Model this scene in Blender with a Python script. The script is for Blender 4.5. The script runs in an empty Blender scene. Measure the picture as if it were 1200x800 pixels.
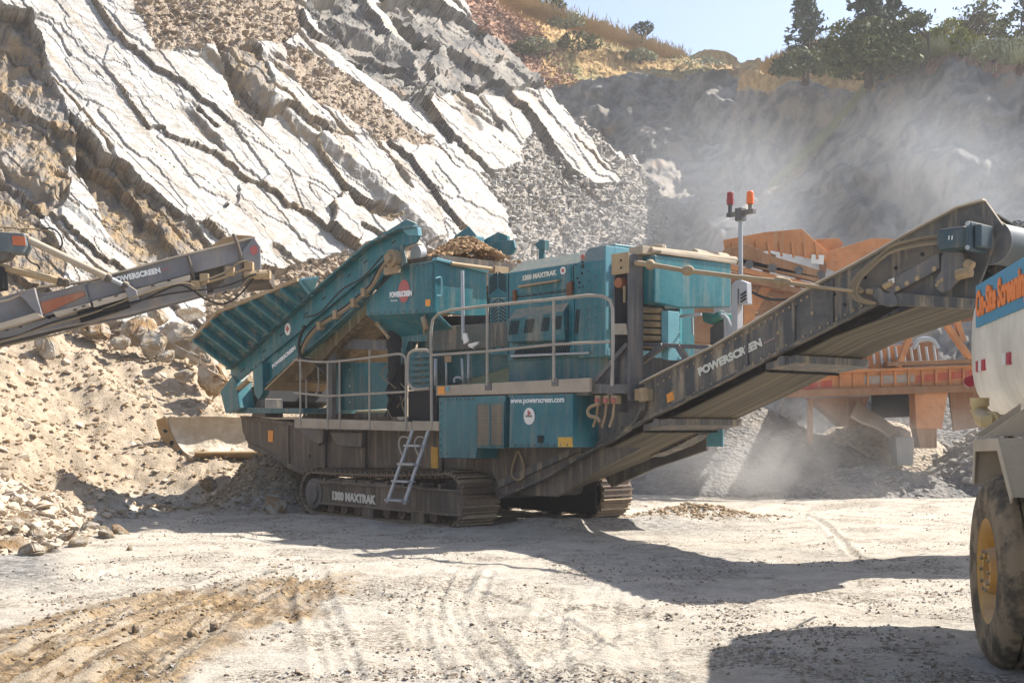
import bpy, bmesh, math, random
import numpy as np
from mathutils import Vector, Matrix, noise as mnoise
random.seed(7)
rng = np.random.default_rng(7)
S = bpy.context.scene
C = S.collection
R = math.radians
# ------------------------------------------------------------------ camera, sky, sun
F = 1430.0; CH = 1.55; HY = 500.0          # focal length in photo pixels, eye height, horizon row
cam_d = bpy.data.cameras.new('camera'); cam = bpy.data.objects.new('camera', cam_d); C.objects.link(cam)
cam_d.sensor_width = 36; cam_d.lens = F/1200*36; cam_d.shift_y = (HY-400)/1200
cam_d.clip_start = .1; cam_d.clip_end = 2000
cam.location = (0, 0, CH); cam.rotation_euler = (R(90), 0, 0); S.camera = cam
SX, SY, SZ = .86, .44, 1.0                 # direction towards the sun
elev = math.atan2(SZ, math.hypot(SX, SY))
w = bpy.data.worlds.new('World'); S.world = w; w.use_nodes = True
wn = w.node_tree.nodes; bgn = wn['Background']; sky = wn.new('ShaderNodeTexSky'); sky.sky_type = 'NISHITA'
sky.sun_disc = False; sky.sun_elevation = elev; sky.sun_rotation = math.atan2(SX, SY)
sky.air_density = .9; sky.dust_density = 1.8; sky.ozone_density = .0; sky.altitude = 300
w.node_tree.links.new(sky.outputs[0], bgn.inputs[0]); bgn.inputs[1].default_value = .088
sun_d = bpy.data.lights.new('sun', 'SUN'); sun_d.energy = 5.0; sun_d.angle = R(.5); sun_d.color = (1, .95, .87)
sun = bpy.data.objects.new('sun', sun_d); C.objects.link(sun)
sun.rotation_euler = Vector((SX, SY, SZ)).to_track_quat('Z', 'Y').to_euler(); sun.location = (30, 20, 60)
S.view_settings.view_transform = 'Standard'; S.view_settings.look = 'None'
S.view_settings.exposure = 1.22; S.view_settings.gamma = 1
S.render.engine = 'CYCLES'
S.cycles.volume_step_rate = 4; S.cycles.volume_max_steps = 64; S.cycles.volume_bounces = 1
S.cycles.max_bounces = 5; S.cycles.diffuse_bounces = 3; S.cycles.use_denoising = True
# ------------------------------------------------------------------ noise in numpy
def vn(x, y, seed=0):
    t = np.random.default_rng(seed).random((256, 256)).astype(np.float64)
    xi = np.floor(x).astype(int); yi = np.floor(y).astype(int)
    fx = x-xi; fy = y-yi; fx = fx*fx*(3-2*fx); fy = fy*fy*(3-2*fy)
    a = t[xi & 255, yi & 255]; b = t[(xi+1) & 255, yi & 255]; c = t[xi & 255, (yi+1) & 255]; d = t[(xi+1) & 255, (yi+1) & 255]
    return (a*(1-fx)+b*fx)*(1-fy)+(c*(1-fx)+d*fx)*fy
def fbm(x, y, o=4, seed=0, g=.5):
    s = 0; a = 1; n = 0
    for i in range(o):
        s = s+a*(vn(x*2**i+i*17.3, y*2**i+i*9.1, seed+i)-.5); n += a; a *= g
    return s/n*2
def worley(x, y, seed=0):
    r_ = np.random.default_rng(seed); tx = r_.random((64, 64)); ty = r_.random((64, 64)); th = r_.random((64, 64))
    xi = np.floor(x).astype(int); yi = np.floor(y).astype(int)
    d1 = np.full(x.shape, 9.); d2 = np.full(x.shape, 9.); h = np.zeros(x.shape)
    for i in (-1, 0, 1):
        for j in (-1, 0, 1):
            cx = xi+i; cy = yi+j
            d = np.hypot(cx+tx[cx & 63, cy & 63]-x, cy+ty[cx & 63, cy & 63]-y)
            n_ = d < d1; d2 = np.where(n_, d1, np.minimum(d2, d)); h = np.where(n_, th[cx & 63, cy & 63], h); d1 = np.where(n_, d, d1)
    return d1, d2-d1, h
def plates(a, b, ca, cb, ht, tilt, seed):      # angular facets: every cell of a stretched Voronoi is a tilted plane
    r_ = np.random.default_rng(seed); tx = r_.random((64, 64)); ty = r_.random((64, 64)); th = r_.random((64, 64)); tg = r_.normal(size=(64, 64)); tk = r_.normal(size=(64, 64))
    x = a/ca; y = b/cb; xi = np.floor(x).astype(int); yi = np.floor(y).astype(int); d1 = np.full(x.shape, 9.); o = np.zeros(x.shape)
    for i in (-1, 0, 1):
        for j in (-1, 0, 1):
            cx = xi+i; cy = yi+j; A, B = cx & 63, cy & 63; dx = x-cx-tx[A, B]; dy = y-cy-ty[A, B]; d = np.abs(dx)*.9+np.abs(dy+.25*dx)
            n_ = d < d1; o = np.where(n_, ht*th[A, B]+tilt*(1+.35*tg[A, B])*dy+.22*tilt*tk[A, B]*dx, o); d1 = np.where(n_, d, d1)
    return o
def inpoly(x, y, P):
    r_ = np.zeros(x.shape, bool); n = len(P)
    for i in range(n):
        x0, y0 = P[i]; x1, y1 = P[(i+1) % n]
        if y0 == y1: continue
        c = ((y0 > y) != (y1 > y)) & (x < (x1-x0)*(y-y0)/(y1-y0)+x0)
        r_ ^= c
    return r_
def sm(a, b, x):
    t = np.clip((x-a)/(b-a), 0, 1); return t*t*(3-2*t)
def rbf(P, V_, ridge=1e-6):                # thin plate spline through control points
    P = np.array(P, float); V_ = np.array(V_, float); sc = np.abs(P).max()
    P = P/sc; n = len(P)
    def k(r): return r*r*np.log(r+1e-9)
    D = np.hypot(P[:, None, 0]-P[None, :, 0], P[:, None, 1]-P[None, :, 1])
    A = np.zeros((n+3, n+3)); A[:n, :n] = k(D)+np.eye(n)*ridge; A[:n, n] = 1; A[:n, n+1:] = P; A[n, :n] = 1; A[n+1:, :n] = P.T
    wv = np.linalg.solve(A, np.concatenate([V_, [0, 0, 0]]))
    def f(x, y):
        x = x/sc; y = y/sc; o = wv[n]+wv[n+1]*x+wv[n+2]*y
        for i in range(n): o = o+wv[i]*k(np.hypot(x-P[i, 0], y-P[i, 1]))
        return o
    return f
# ------------------------------------------------------------------ node materials
class NT:
    def __init__(s, name):
        s.m = bpy.data.materials.new(name); s.m.use_nodes = True; s.t = s.m.node_tree; s.n = s.t.nodes
        s.b = s.n['Principled BSDF']; s.out = s.n['Material Output']
        s.tc = s.n.new('ShaderNodeTexCoord'); s.geo = s.n.new('ShaderNodeNewGeometry')
    def put(s, i, v):
        if isinstance(v, (int, float)):
            try: i.default_value = v
            except TypeError: i.default_value = (v, v, v)
        elif isinstance(v, tuple): i.default_value = v if len(v) == len(i.default_value) else v+(1,)
        else: s.t.links.new(v, i)
    def math(s, op, a, b=0, c=None, clamp=False):
        n = s.n.new('ShaderNodeMath'); n.operation = op; n.use_clamp = clamp; s.put(n.inputs[0], a); s.put(n.inputs[1], b)
        if c is not None: s.put(n.inputs[2], c)
        return n.outputs[0]
    def mix(s, f, a, b, mode='MIX'):
        n = s.n.new('ShaderNodeMix'); n.data_type = 'RGBA'; n.blend_type = mode; n.clamp_factor = True
        s.put(n.inputs[0], f); s.put(n.inputs[6], a); s.put(n.inputs[7], b); return n.outputs[2]
    def noise(s, scale, detail=4, rough=.55, vec=None, sx=None, dist=0):
        v = vec if vec is not None else s.tc.outputs['Object']
        if sx:
            mp = s.n.new('ShaderNodeMapping'); s.t.links.new(v, mp.inputs[0]); mp.inputs[3].default_value = sx; v = mp.outputs[0]
        n = s.n.new('ShaderNodeTexNoise'); n.inputs['Scale'].default_value = scale; n.inputs['Detail'].default_value = detail
        n.inputs['Roughness'].default_value = rough; n.inputs['Distortion'].default_value = dist; s.t.links.new(v, n.inputs['Vector']); return n.outputs[0]
    def voro(s, scale, feature='F1', out='Distance', vec=None):
        n = s.n.new('ShaderNodeTexVoronoi'); n.feature = feature; n.inputs['Scale'].default_value = scale
        s.t.links.new(vec if vec is not None else s.tc.outputs['Object'], n.inputs['Vector']); return n.outputs[out]
    def ramp(s, f, lo, hi):
        n = s.n.new('ShaderNodeMapRange'); n.interpolation_type = 'SMOOTHSTEP'; s.put(n.inputs[0], f); n.inputs[1].default_value = lo; n.inputs[2].default_value = hi; return n.outputs[0]
    def attr(s, name):
        n = s.n.new('ShaderNodeAttribute'); n.attribute_name = name; return n.outputs['Color']
    def sep(s, v):
        n = s.n.new('ShaderNodeSeparateXYZ'); s.put(n.inputs[0], v); return n.outputs
    def bump(s, h, strength=.5, dist=.02, prev=None):
        n = s.n.new('ShaderNodeBump'); n.inputs['Strength'].default_value = strength; n.inputs['Distance'].default_value = dist; s.put(n.inputs['Height'], h)
        if prev is not None: s.t.links.new(prev, n.inputs['Normal'])
        return n.outputs[0]
    def fin(s, col, rough=.8, metal=0, normal=None, spec=.3, disp=None):
        s.put(s.b.inputs['Base Color'], col); s.put(s.b.inputs['Roughness'], rough); s.put(s.b.inputs['Metallic'], metal)
        s.b.inputs['Specular IOR Level'].default_value = spec
        if normal is not None: s.t.links.new(normal, s.b.inputs['Normal'])
        return s.m
DUST = (.42, .33, .225)
def painted(name, col, dust=.5, streak=.3, rough=.45, metal=0, rust=0, wear=.15):
    k = NT(name)
    up = k.sep(k.geo.outputs['Normal'])[2]
    big = k.noise(1.3, 5, .6); fine = k.noise(14, 6, .7); st = k.noise(2.2, 6, .65, sx=(3.2, 3.2, .28))
    v = k.mix(k.ramp(big, .3, .7), tuple(c*.78 for c in col), tuple(min(1, c*1.18) for c in col))
    fade = k.mix(k.ramp(fine, .45, .75), v, tuple(min(1, c*.8+.07) for c in col)); v = k.mix(wear*2, v, fade)
    a = k.math('MULTIPLY', k.ramp(st, .46, .72), streak)
    a = k.math('MAXIMUM', a, k.math('MULTIPLY', k.ramp(up, .25, .9), k.math('MULTIPLY_ADD', fine, .8, dust)))
    a = k.math('MAXIMUM', a, k.math('MULTIPLY', k.ramp(big, .48, .78), dust*.55))
    a = k.math('MULTIPLY', a, k.math('MULTIPLY_ADD', fine, .9, .45), clamp=True)
    v = k.mix(a, v, DUST)
    if rust: v = k.mix(k.math('MULTIPLY', k.ramp(k.noise(4.5, 8, .75), .52, .68), rust), v, (.23, .085, .03))
    r_ = k.math('MULTIPLY_ADD', a, .5, rough, clamp=True)
    return k.fin(v, r_, metal, k.bump(fine, .12, .01), .35)
def plain(name, col, rough=.6, metal=0, var=.2, sc=8, bump=.1, spec=.3, emit=0):
    k = NT(name); n = k.noise(sc, 6, .65)
    v = k.mix(n, tuple(c*(1-var) for c in col), tuple(min(1, c*(1+var)) for c in col))
    if emit: k.put(k.b.inputs['Emission Color'], col); k.b.inputs['Emission Strength'].default_value = emit
    return k.fin(v, rough, metal, k.bump(n, bump, .01), spec)
# ------------------------------------------------------------------ tagging and meshes
def tag(o, label=None, cat=None, group=None, kind=None):
    if label: o['label'] = label
    if cat: o['category'] = cat
    if group: o['group'] = group
    if kind: o['kind'] = kind
    return o
def empty(name, loc=(0, 0, 0), rz=0, label=None, cat=None, group=None):
    o = bpy.data.objects.new(name, None); C.objects.link(o); o.location = loc; o.rotation_euler = (0, 0, rz); o.empty_display_size = .3
    return tag(o, label, cat, group)
def mesh_obj(name, verts, faces, mat=None, parent=None, smooth=False):
    me = bpy.data.meshes.new(name); me.from_pydata([tuple(v) for v in verts], [], faces); me.update()
    o = bpy.data.objects.new(name, me); C.objects.link(o)
    if mat: me.materials.append(mat)
    if smooth: me.polygons.foreach_set('use_smooth', [True]*len(me.polygons))
    if parent: o.parent = parent
    return o
def grid_obj(name, X, Y, Z, mat, attrs=None, smooth=True, parent=None, keep=None):
    r, c = X.shape; me = bpy.data.meshes.new(name)
    co = np.stack([X, Y, Z], -1).reshape(-1, 3)
    i = np.arange(r*c).reshape(r, c)
    q = np.stack([i[:-1, :-1], i[:-1, 1:], i[1:, 1:], i[1:, :-1]], -1).reshape(-1, 4)
    if keep is not None: q = q[keep.reshape(-1)[q].all(1)]
    me.vertices.add(len(co)); me.vertices.foreach_set('co', co.ravel())
    me.loops.add(q.size); me.loops.foreach_set('vertex_index', q.ravel().astype(np.int32))
    me.polygons.add(len(q)); me.polygons.foreach_set('loop_start', np.arange(0, q.size, 4, dtype=np.int32))
    me.update(calc_edges=True); me.validate()
    me.polygons.foreach_set('use_smooth', np.full(len(me.polygons), smooth))
    for n, a in (attrs or {}).items():
        at = me.color_attributes.new(n, 'FLOAT_COLOR', 'POINT')
        at.data.foreach_set('color', np.concatenate([a.reshape(-1, 3), np.ones((r*c, 1))], 1).ravel())
    me.materials.append(mat); o = bpy.data.objects.new(name, me); C.objects.link(o)
    if parent: o.parent = parent
    return o
class MB:
    """collects boxes, prisms, tubes of ONE part"""
    def __init__(s): s.v = []; s.f = []
    def add(s, vs, fs):
        k = len(s.v); s.v += [tuple(x) for x in vs]; s.f += [tuple(i+k for i in f) for f in fs]; return s
    def box(s, a, b):
        (x0, y0, z0), (x1, y1, z1) = a, b
        x0, x1 = min(x0, x1), max(x0, x1); y0, y1 = min(y0, y1), max(y0, y1); z0, z1 = min(z0, z1), max(z0, z1)
        return s.add([(x0, y0, z0), (x1, y0, z0), (x1, y1, z0), (x0, y1, z0), (x0, y0, z1), (x1, y0, z1), (x1, y1, z1), (x0, y1, z1)],
                     [(0, 3, 2, 1), (4, 5, 6, 7), (0, 1, 5, 4), (1, 2, 6, 5), (2, 3, 7, 6), (3, 0, 4, 7)])
    def loft(s, A, B, closed=True):
        n = len(A); fs = [(i, (i+1) % n, n+(i+1) % n, n+i) for i in range(n)]
        return s.add(list(A)+list(B), fs+[tuple(range(n))[::-1], tuple(range(n, 2*n))])
    def prism(s, pts, v0, v1, ax='v'):          # pts (u,z) extruded over v, or (v,z) over u, or (u,v) over z
        g = {'v': lambda p, t: (p[0], t, p[1]), 'u': lambda p, t: (t, p[0], p[1]), 'z': lambda p, t: (p[0], p[1], t)}[ax]
        return s.loft([g(p, v0) for p in pts], [g(p, v1) for p in pts])
    def tube(s, pts, r, n=8, r2=None):
        P = [Vector(p) for p in pts]; rings = []; up = None
        for i, p in enumerate(P):
            d = (P[min(i+1, len(P)-1)]-P[max(i-1, 0)]).normalized()
            if up is None: up = d.orthogonal().normalized()
            up = (up-d*up.dot(d)); up = up.normalized() if up.length > 1e-6 else d.orthogonal().normalized()
            sd = d.cross(up); rr = r if r2 is None else r+(r2-r)*i/(len(P)-1)
            rings.append([p+(up*math.cos(t)+sd*math.sin(t))*rr for t in [2*math.pi*j/n for j in range(n)]])
        vs = [v for g in rings for v in g]; fs = []
        for i in range(len(P)-1):
            for j in range(n): fs.append((i*n+j, i*n+(j+1) % n, (i+1)*n+(j+1) % n, (i+1)*n+j))
        fs += [tuple(range(n))[::-1], tuple(range((len(P)-1)*n, len(P)*n))]
        return s.add(vs, fs)
    def bar(s, p, q, w, h, up=(0, 0, 1)):
        p = Vector(p); q = Vector(q); d = (q-p).normalized(); u = Vector(up); u = Vector((0, 1, 0)) if (u-d*u.dot(d)).length < .02 else u; u = (u-d*u.dot(d)).normalized(); t = d.cross(u)
        def ring(c): return [c+t*a*w/2+u*b*h/2 for a, b in ((-1, -1), (1, -1), (1, 1), (-1, 1))]
        return s.loft(ring(p), ring(q))
    def sph(s, c, r, n=8, sc=(1, 1, 1)):
        vs = []; fs = []
        for i in range(n+1):
            a = math.pi*i/n
            for j in range(n*2): b = math.pi*j/n; vs.append((c[0]+r*sc[0]*math.sin(a)*math.cos(b), c[1]+r*sc[1]*math.sin(a)*math.sin(b), c[2]+r*sc[2]*math.cos(a)))
        for i in range(n):
            for j in range(n*2): fs.append((i*n*2+j, i*n*2+(j+1) % (n*2), (i+1)*n*2+(j+1) % (n*2), (i+1)*n*2+j))
        return s.add(vs, fs)
    def build(s, name, mat, parent=None, bev=0, smooth=False, label=None):
        me = bpy.data.meshes.new(name); me.from_pydata(s.v, [], s.f)
        bm = bmesh.new(); bm.from_mesh(me); bmesh.ops.recalc_face_normals(bm, faces=bm.faces); bm.to_mesh(me); bm.free()
        o = bpy.data.objects.new(name, me); C.objects.link(o); me.materials.append(mat)
        if smooth:
            me.polygons.foreach_set('use_smooth', [True]*len(me.polygons)); me.set_sharp_from_angle(angle=R(40))
        if bev:
            b = o.modifiers.new('bevel', 'BEVEL'); b.width = bev; b.segments = 2; b.limit_method = 'ANGLE'; b.angle_limit = R(35)
        if parent: o.parent = parent
        if label: o['label'] = label
        return o
def curve(pts, n=6):                             # Catmull-Rom through points
    P = [Vector(p) for p in pts]; P = [P[0]*2-P[1]]+P+[P[-1]*2-P[-2]]; o = []
    for i in range(1, len(P)-2):
        for j in range(n):
            t = j/n; a, b, c, d = P[i-1:i+3]
            o.append(.5*((2*b)+(c-a)*t+(2*a-5*b+4*c-d)*t*t+(3*b-a-3*c+d)*t**3))
    return o+[P[-2]]
def cyl(p, q, r, n=16): return MB().tube([p, q], r, n)
def rock_mesh(seed, flat=1.0, n=13):
    r_ = random.Random(seed); bm = bmesh.new()
    for _ in range(n):
        v = Vector([r_.gauss(0, 1) for _ in range(3)]).normalized()*r_.uniform(.75, 1.15); bm.verts.new((v.x, v.y*.85, v.z*.7*flat))
    g = bmesh.ops.convex_hull(bm, input=bm.verts)
    bmesh.ops.delete(bm, geom=[v for v in bm.verts if not v.link_faces], context='VERTS')
    bmesh.ops.recalc_face_normals(bm, faces=bm.faces)
    vs = [v.co.copy() for v in bm.verts]; bm.verts.index_update(); fs = [[v.index for v in f.verts] for f in bm.faces]; bm.free()
    return np.array(vs), fs
ROCKS = [rock_mesh(i, .6+.5*random.random(), 10+i % 5) for i in range(14)]
def scatter(name, pos, size, mat, seed=1, sink=.25, parent=None):
    r_ = np.random.default_rng(seed); VV = []; FF = []; k = 0
    sel = r_.integers(0, len(ROCKS), len(pos))
    for i, (p, s) in enumerate(zip(pos, size)):
        v, f = ROCKS[sel[i]]; a = r_.random(3)*6.28
        m = np.array(Matrix.Rotation(a[0], 3, 'Z') @ Matrix.Rotation((r_.random()-.5)*1.6, 3, 'X'))
        q = (v*s*(.7+.6*r_.random(3))) @ m.T; q = q+np.array(p)+np.array([0, 0, s*.5-sink*s]); VV.append(q)
        FF += [tuple(int(j)+k for j in t) for t in f]; k += len(v)
    return mesh_obj(name, np.concatenate(VV), FF, mat, parent)
def text(s, mat, parent, name='lettering', loc=(0, 0, 0), rot=(R(90), 0, 0), w=1, h=.1, bold=.02, shear=0, spacing=1.0):
    cu = bpy.data.curves.new(name, 'FONT'); cu.body = s; cu.size = 1; cu.offset = bold; cu.extrude = .012; cu.shear = shear; cu.space_character = spacing
    cu.align_x = 'CENTER'; cu.align_y = 'CENTER'; cu.resolution_u = 4
    o = bpy.data.objects.new(name, cu); C.objects.link(o)
    bpy.context.view_layer.update(); d = o.dimensions; cu.materials.append(mat)
    me = bpy.data.meshes.new_from_object(o.evaluated_get(bpy.context.evaluated_depsgraph_get())); bpy.data.objects.remove(o); o = bpy.data.objects.new(name, me); C.objects.link(o)
    o.scale = (w/max(d.x, .01), h/max(d.y, .01), h/.8); o.location = loc; o.rotation_euler = rot; o.parent = parent
    return o
def WP(px, py, Y): return ((px-600)/F*Y, Y, CH+(HY-py)/F*Y)     # authoring helper: a point at true distance Y
# ================================================================== TERRAIN
def rockmat():
    k = NT('cliff_rock'); m = k.sep(k.attr('mask')); m2 = k.sep(k.attr('mask2'))
    fr, scree, grass = m[0], m[1], m[2]; dark = m2[0]; ochre = m2[1]; red = m2[2]
    n1 = k.noise(.35, 6, .6); n2 = k.noise(2.2, 8, .68); n3 = k.noise(9, 6, .7)
    # bedding faces: pale grey white with streaks running down dip
    mp = k.n.new('ShaderNodeMapping'); k.t.links.new(k.tc.outputs['Object'], mp.inputs[0]); mp.inputs[2].default_value = (0, R(38), 0); mp.inputs[3].default_value = (.25, 1.2, 2.2)
    st = k.noise(1.4, 8, .7, vec=mp.outputs[0])
    pale = k.mix(k.ramp(st, .36, .62), (.33, .31, .28), (.49, .475, .45))
    pale = k.mix(k.math('MULTIPLY', k.ramp(n2, .56, .72), .55), pale, (.40, .31, .22)); fs = k.noise(5, 7, .75, vec=mp.outputs[0]); pale = k.mix(k.math('MULTIPLY', k.ramp(fs, .50, .60), .6), pale, (.22, .19, .165)); mq = k.n.new('ShaderNodeMapping'); k.t.links.new(k.tc.outputs['Object'], mq.inputs[0]); mq.inputs[2].default_value = (R(20), R(52), R(15)); mq.inputs[3].default_value = (.22, .5, 1.0); ve = k.ramp(k.voro(1.0, 'DISTANCE_TO_EDGE', vec=mq.outputs[0]), .03, .0); pale = k.mix(k.math('MULTIPLY', ve, k.math('MULTIPLY', k.ramp(n1, .42, .55), .6)), pale, (.13, .11, .09)); pale = k.mix(k.math('MULTIPLY', k.ramp(n1, .5, .7), .35), pale, (.30, .30, .31))
    brk = k.mix(k.ramp(n1, .35, .65), (.20, .18, .16), (.32, .25, .17))
    brk = k.mix(k.math('MULTIPLY', k.ramp(n2, .5, .7), .6), brk, (.30, .28, .26))
    v = k.mix(fr, pale, brk)
    och = k.mix(k.ramp(n2, .35, .65), (.15, .135, .12), (.33, .235, .13)); och = k.mix(k.math('MULTIPLY', k.ramp(n1, .5, .65), .6), och, (.30, .29, .28))
    v = k.mix(ochre, v, och)
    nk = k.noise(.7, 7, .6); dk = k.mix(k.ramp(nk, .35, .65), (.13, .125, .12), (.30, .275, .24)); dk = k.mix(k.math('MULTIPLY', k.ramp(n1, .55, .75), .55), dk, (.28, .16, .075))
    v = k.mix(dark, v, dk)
    sc = k.mix(k.ramp(n3, .3, .7), (.17, .13, .095), (.43, .35, .27)); v = k.mix(scree, v, sc)
    rd = k.mix(k.ramp(n2, .35, .65), (.16, .095, .07), (.42, .25, .17)); v = k.mix(red, v, rd)
    gr = k.mix(k.ramp(n2, .35, .65), (.30, .19, .085), (.50, .35, .16)); gr = k.mix(k.math('MULTIPLY', k.ramp(n1, .5, .65), .6), gr, (.17, .18, .09)); v = k.mix(grass, v, gr)
    v = k.mix(k.math('MULTIPLY', k.ramp(n3, .35, .6), .25), v, k.mix(.5, v, (.1, .09, .08)))
    b = k.bump(k.math('MULTIPLY', st, k.math('SUBTRACT', 1, dark)), .35, .07); b = k.bump(k.math('MULTIPLY', k.voro(.8), dark), .4, .3, b); nd = k.math('MULTIPLY_ADD', dark, -.85, 1); b = k.bump(k.math('MULTIPLY', n2, nd), .5, .1, b); b = k.bump(k.math('MULTIPLY', n3, nd), .5, .03, b)
    return k.fin(v, .93, 0, b, .15)
M_ROCK = rockmat()
def slabs(a, b, per, amp, seed, drop=.14):
    bb = b/per+fbm(a/per/3.3, b/per/2.2, 3, seed)*.9; i = np.floor(bb); f = bb-i
    r_ = vn(a/(per*2.1)+i*7.31, i*3.17+.5, seed+5); r2 = vn(a/(per*.8)+i*5.1, i*1.7+.2, seed+6)
    al = np.clip(-.35+1.5*r_+.45*np.round(r2*3)/3, .04, 1.5)
    pr = np.where(f < 1-drop, f/(1-drop), (1-f)/drop)
    return amp*al*pr, (f > 1-drop*1.15)*np.clip(al*1.3, 0, 1)
def polyf(px, py, P, k=9., sd=3):
    w1 = fbm(px/28, py/28, 4, sd)*k; w2 = fbm(px/28+40, py/28, 4, sd+1)*k
    return inpoly(px+w1, py+w2, P).astype(float)
def cliff_left():
    cols = np.concatenate([np.linspace(-420, -12, 70), np.linspace(-10, 905, 710)]); rows = np.concatenate([np.linspace(-330, -12, 50), np.linspace(-10, 560, 430)])
    px, py = np.meshgrid(cols, rows)
    cp = [(-420, 560, 24), (0, 480, 27), (0, 400, 29), (200, 430, 33), (0, 200, 35), (0, 0, 43), (-420, 0, 36), (-420, -330, 52), (0, -330, 58), (200, 300, 37), (200, 100, 43), (200, -60, 50),
          (400, 420, 40), (400, 250, 45), (400, 100, 52), (400, -80, 62), (560, 500, 45), (560, 280, 52), (560, 130, 62), (560, 0, 74), (640, 300, 60), (640, 120, 72), (700, 380, 60), (700, 220, 70), (720, 60, 84),
          (800, 300, 74), (900, 320, 72), (800, 75, 90), (880, 75, 94), (850, 560, 58), (560, -330, 100), (830, -100, 110)]
    f = rbf([c[:2] for c in cp], [c[2] for c in cp]); Y = f(px, py)
    th = R(43)+R(10)*sm(450, 720, px)-R(4)*sm(200, 0, px)
    th0 = R(43); a = px*math.cos(th0)+py*math.sin(th0); b = -px*math.sin(th0)+py*math.cos(th0)
    b = b+sm(560, 760, px)*(-(px-560)*.12)
    j1 = fbm(px/7, py/7, 4, 71); j2 = fbm(px/34, py/34, 3, 72)
    aw = a+j1*5+j2*22; bw_ = b+j1*2.4+j2*3
    plate = plates(aw, bw_, 190, 62, .24, .26, 81)+plates(aw+9, bw_+5, 80, 24, .05, .05, 83)+plates(aw, bw_, 30, 9, .018, .016, 85)+.012*j1
    bb = (bw_+.05*aw)/118+fbm(a/500, b/300, 2, 11)*.4; ff = bb-np.floor(bb); big = np.where(ff < .95, ff/.95, (1-ff)/.05)*.42*sm(.35, .6, vn(a/190, np.floor(bb)*3.3, 12))
    seam = np.clip(1-np.abs(fbm(aw/330, bw_/46, 3, 14))/.05, 0, 1)*(vn(a/90, b/40, 15) > .38); big = big-.20*sm(0, .5, seam)
    nz = fbm(px/9, py/9, 5, 70, .6)
    # zones
    scree = np.maximum.reduce([polyf(px, py, P) for P in ([(325, 55), (350, 58), (420, 105), (500, 168), (540, 205), (505, 178), (440, 165), (370, 130), (330, 82)], [(150, -20), (345, -20), (352, 30), (330, 58), (270, 58), (232, 55), (180, 60), (158, 10)],
            [(250, 445), (240, 350), (430, 290), (560, 300), (650, 360), (650, 600), (250, 600)], [(-430, 375), (120, 385), (260, 440), (260, 600), (-430, 600)])])
    grey = polyf(px, py, [(560, 210), (600, 195), (640, 130), (690, 150), (730, 190), (790, 240), (860, 260), (860, 600), (560, 600), (560, 320), (600, 285)])
    pale2 = polyf(px, py, [(615, 110), (650, 125), (690, 165), (722, 222), (690, 222), (650, 190), (625, 150)], 5)
    grey = grey*(1-pale2)
    red = polyf(px, py, [(530, -20), (600, -20), (640, 50), (680, 100), (640, 110), (600, 70), (560, 40)])
    grass = polyf(px, py, [(560, -30), (600, 5), (622, 45), (640, 108), (700, 100), (760, 92), (930, 92), (930, -60), (560, -60)], 6)
    dkP = [([(352, -15), (372, 45), (378, 52), (470, 115), (500, 122), (495, 95), (440, 35), (420, -15)], 3.2), ([(440, 5), (495, 110), (510, 118), (560, 110), (610, 110), (645, 108), (600, 70), (540, 25), (480, -8)], 3.0)]
    ocP = [([(-20, 20), (30, 25), (48, 60), (78, 130), (90, 165), (75, 235), (45, 262), (-20, 262)], 2.6), ([(80, 130), (120, 185), (150, 200), (190, 235), (235, 275), (262, 310), (160, 312), (120, 270), (95, 210)], 2.4), ([(-60, 250), (40, 255), (75, 300), (70, 390), (-60, 400)], 2.2),
           ([(395, 218), (440, 240), (470, 262), (450, 268), (410, 246)], 1.2), ([(245, 50), (300, 62), (318, 110), (305, 150), (275, 120), (262, 80)], 1.6)]
    rec = np.zeros_like(px); dark = np.zeros_like(px); och = np.zeros_like(px)
    for P, amp in dkP+ocP:
        mk = polyf(px, py, P, 7); xs = [p[0] for p in P]; 
        t = np.clip((px-min(xs)-(py-min(p[1] for p in P))*.55*0)/(max(xs)-min(xs)), 0, 1)
        rec += mk*amp*(1.05-t)
        if (P, amp) in dkP: dark = np.maximum(dark, mk)
        else: och = np.maximum(och, mk)
    sm_ = np.clip(scree+grass+red*.7+grey*.55, 0, 1)
    wd1, we1, wh1 = worley(px/11, py/9, 5); wd2, we2, wh2 = worley(px/4.2, py/3.6, 6)
    d = (plate+big)*(1-.9*sm_)-rec*.42+nz*(.018+.08*sm_+.10*och+.05*dark)
    d += och*(1-sm_)*(fbm(a/14, b/22, 4, 91)*.28+.12*(we1*wh1))+dark*(1-sm_)*(plates(aw*.9+bw_*.3, bw_, 72, 30, .55, -.4, 88)+plates(aw, bw_+aw*.3, 24, 11, .16, -.1, 89))
    d += np.clip(scree+grey+red, 0, 1)*(np.clip(we1, 0, .5)*.22*wh1+np.clip(we2, 0, .5)*.12*wh2+fbm(px/30, py/30, 3, 60)*.3)
    d += grass*fbm(px/6, py/4, 3, 95)*.16
    # a few open cracks through the slabs
    cr = np.abs(fbm(a/120, b/22, 2, 99)); crack = (cr < .012)*(1-sm_)*(vn(a/70, b/40, 98) > .5); d -= crack*.07
    sc_ = Y/45
    d = d*sc_
    X = (px-600)/F*Y+.5*d; Z = CH+(HY-py)/F*Y+.5*d; YY = Y-.72*d
    rid = np.interp(px, [-500, 520, 590, 640, 700, 760, 800, 830, 905], [-999, -60, -6, 18, 34, 55, 70, 76, 80])+fbm(px/14, px*0, 4, 44)*3.5
    lo = np.interp(px, [640, 700, 760, 905], [106, 93, 82, 84])+fbm(px/9, px*0, 3, 46)*2; hi = np.interp(px, [640, 660, 690, 740, 790, 830, 905], [106, 128, 148, 190, 240, 264, 290])+fbm(px/12, px*0, 4, 47)*12
    keep = (py > rid-1.5) & ~((px > 640) & (py > lo) & (py < hi))
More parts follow.
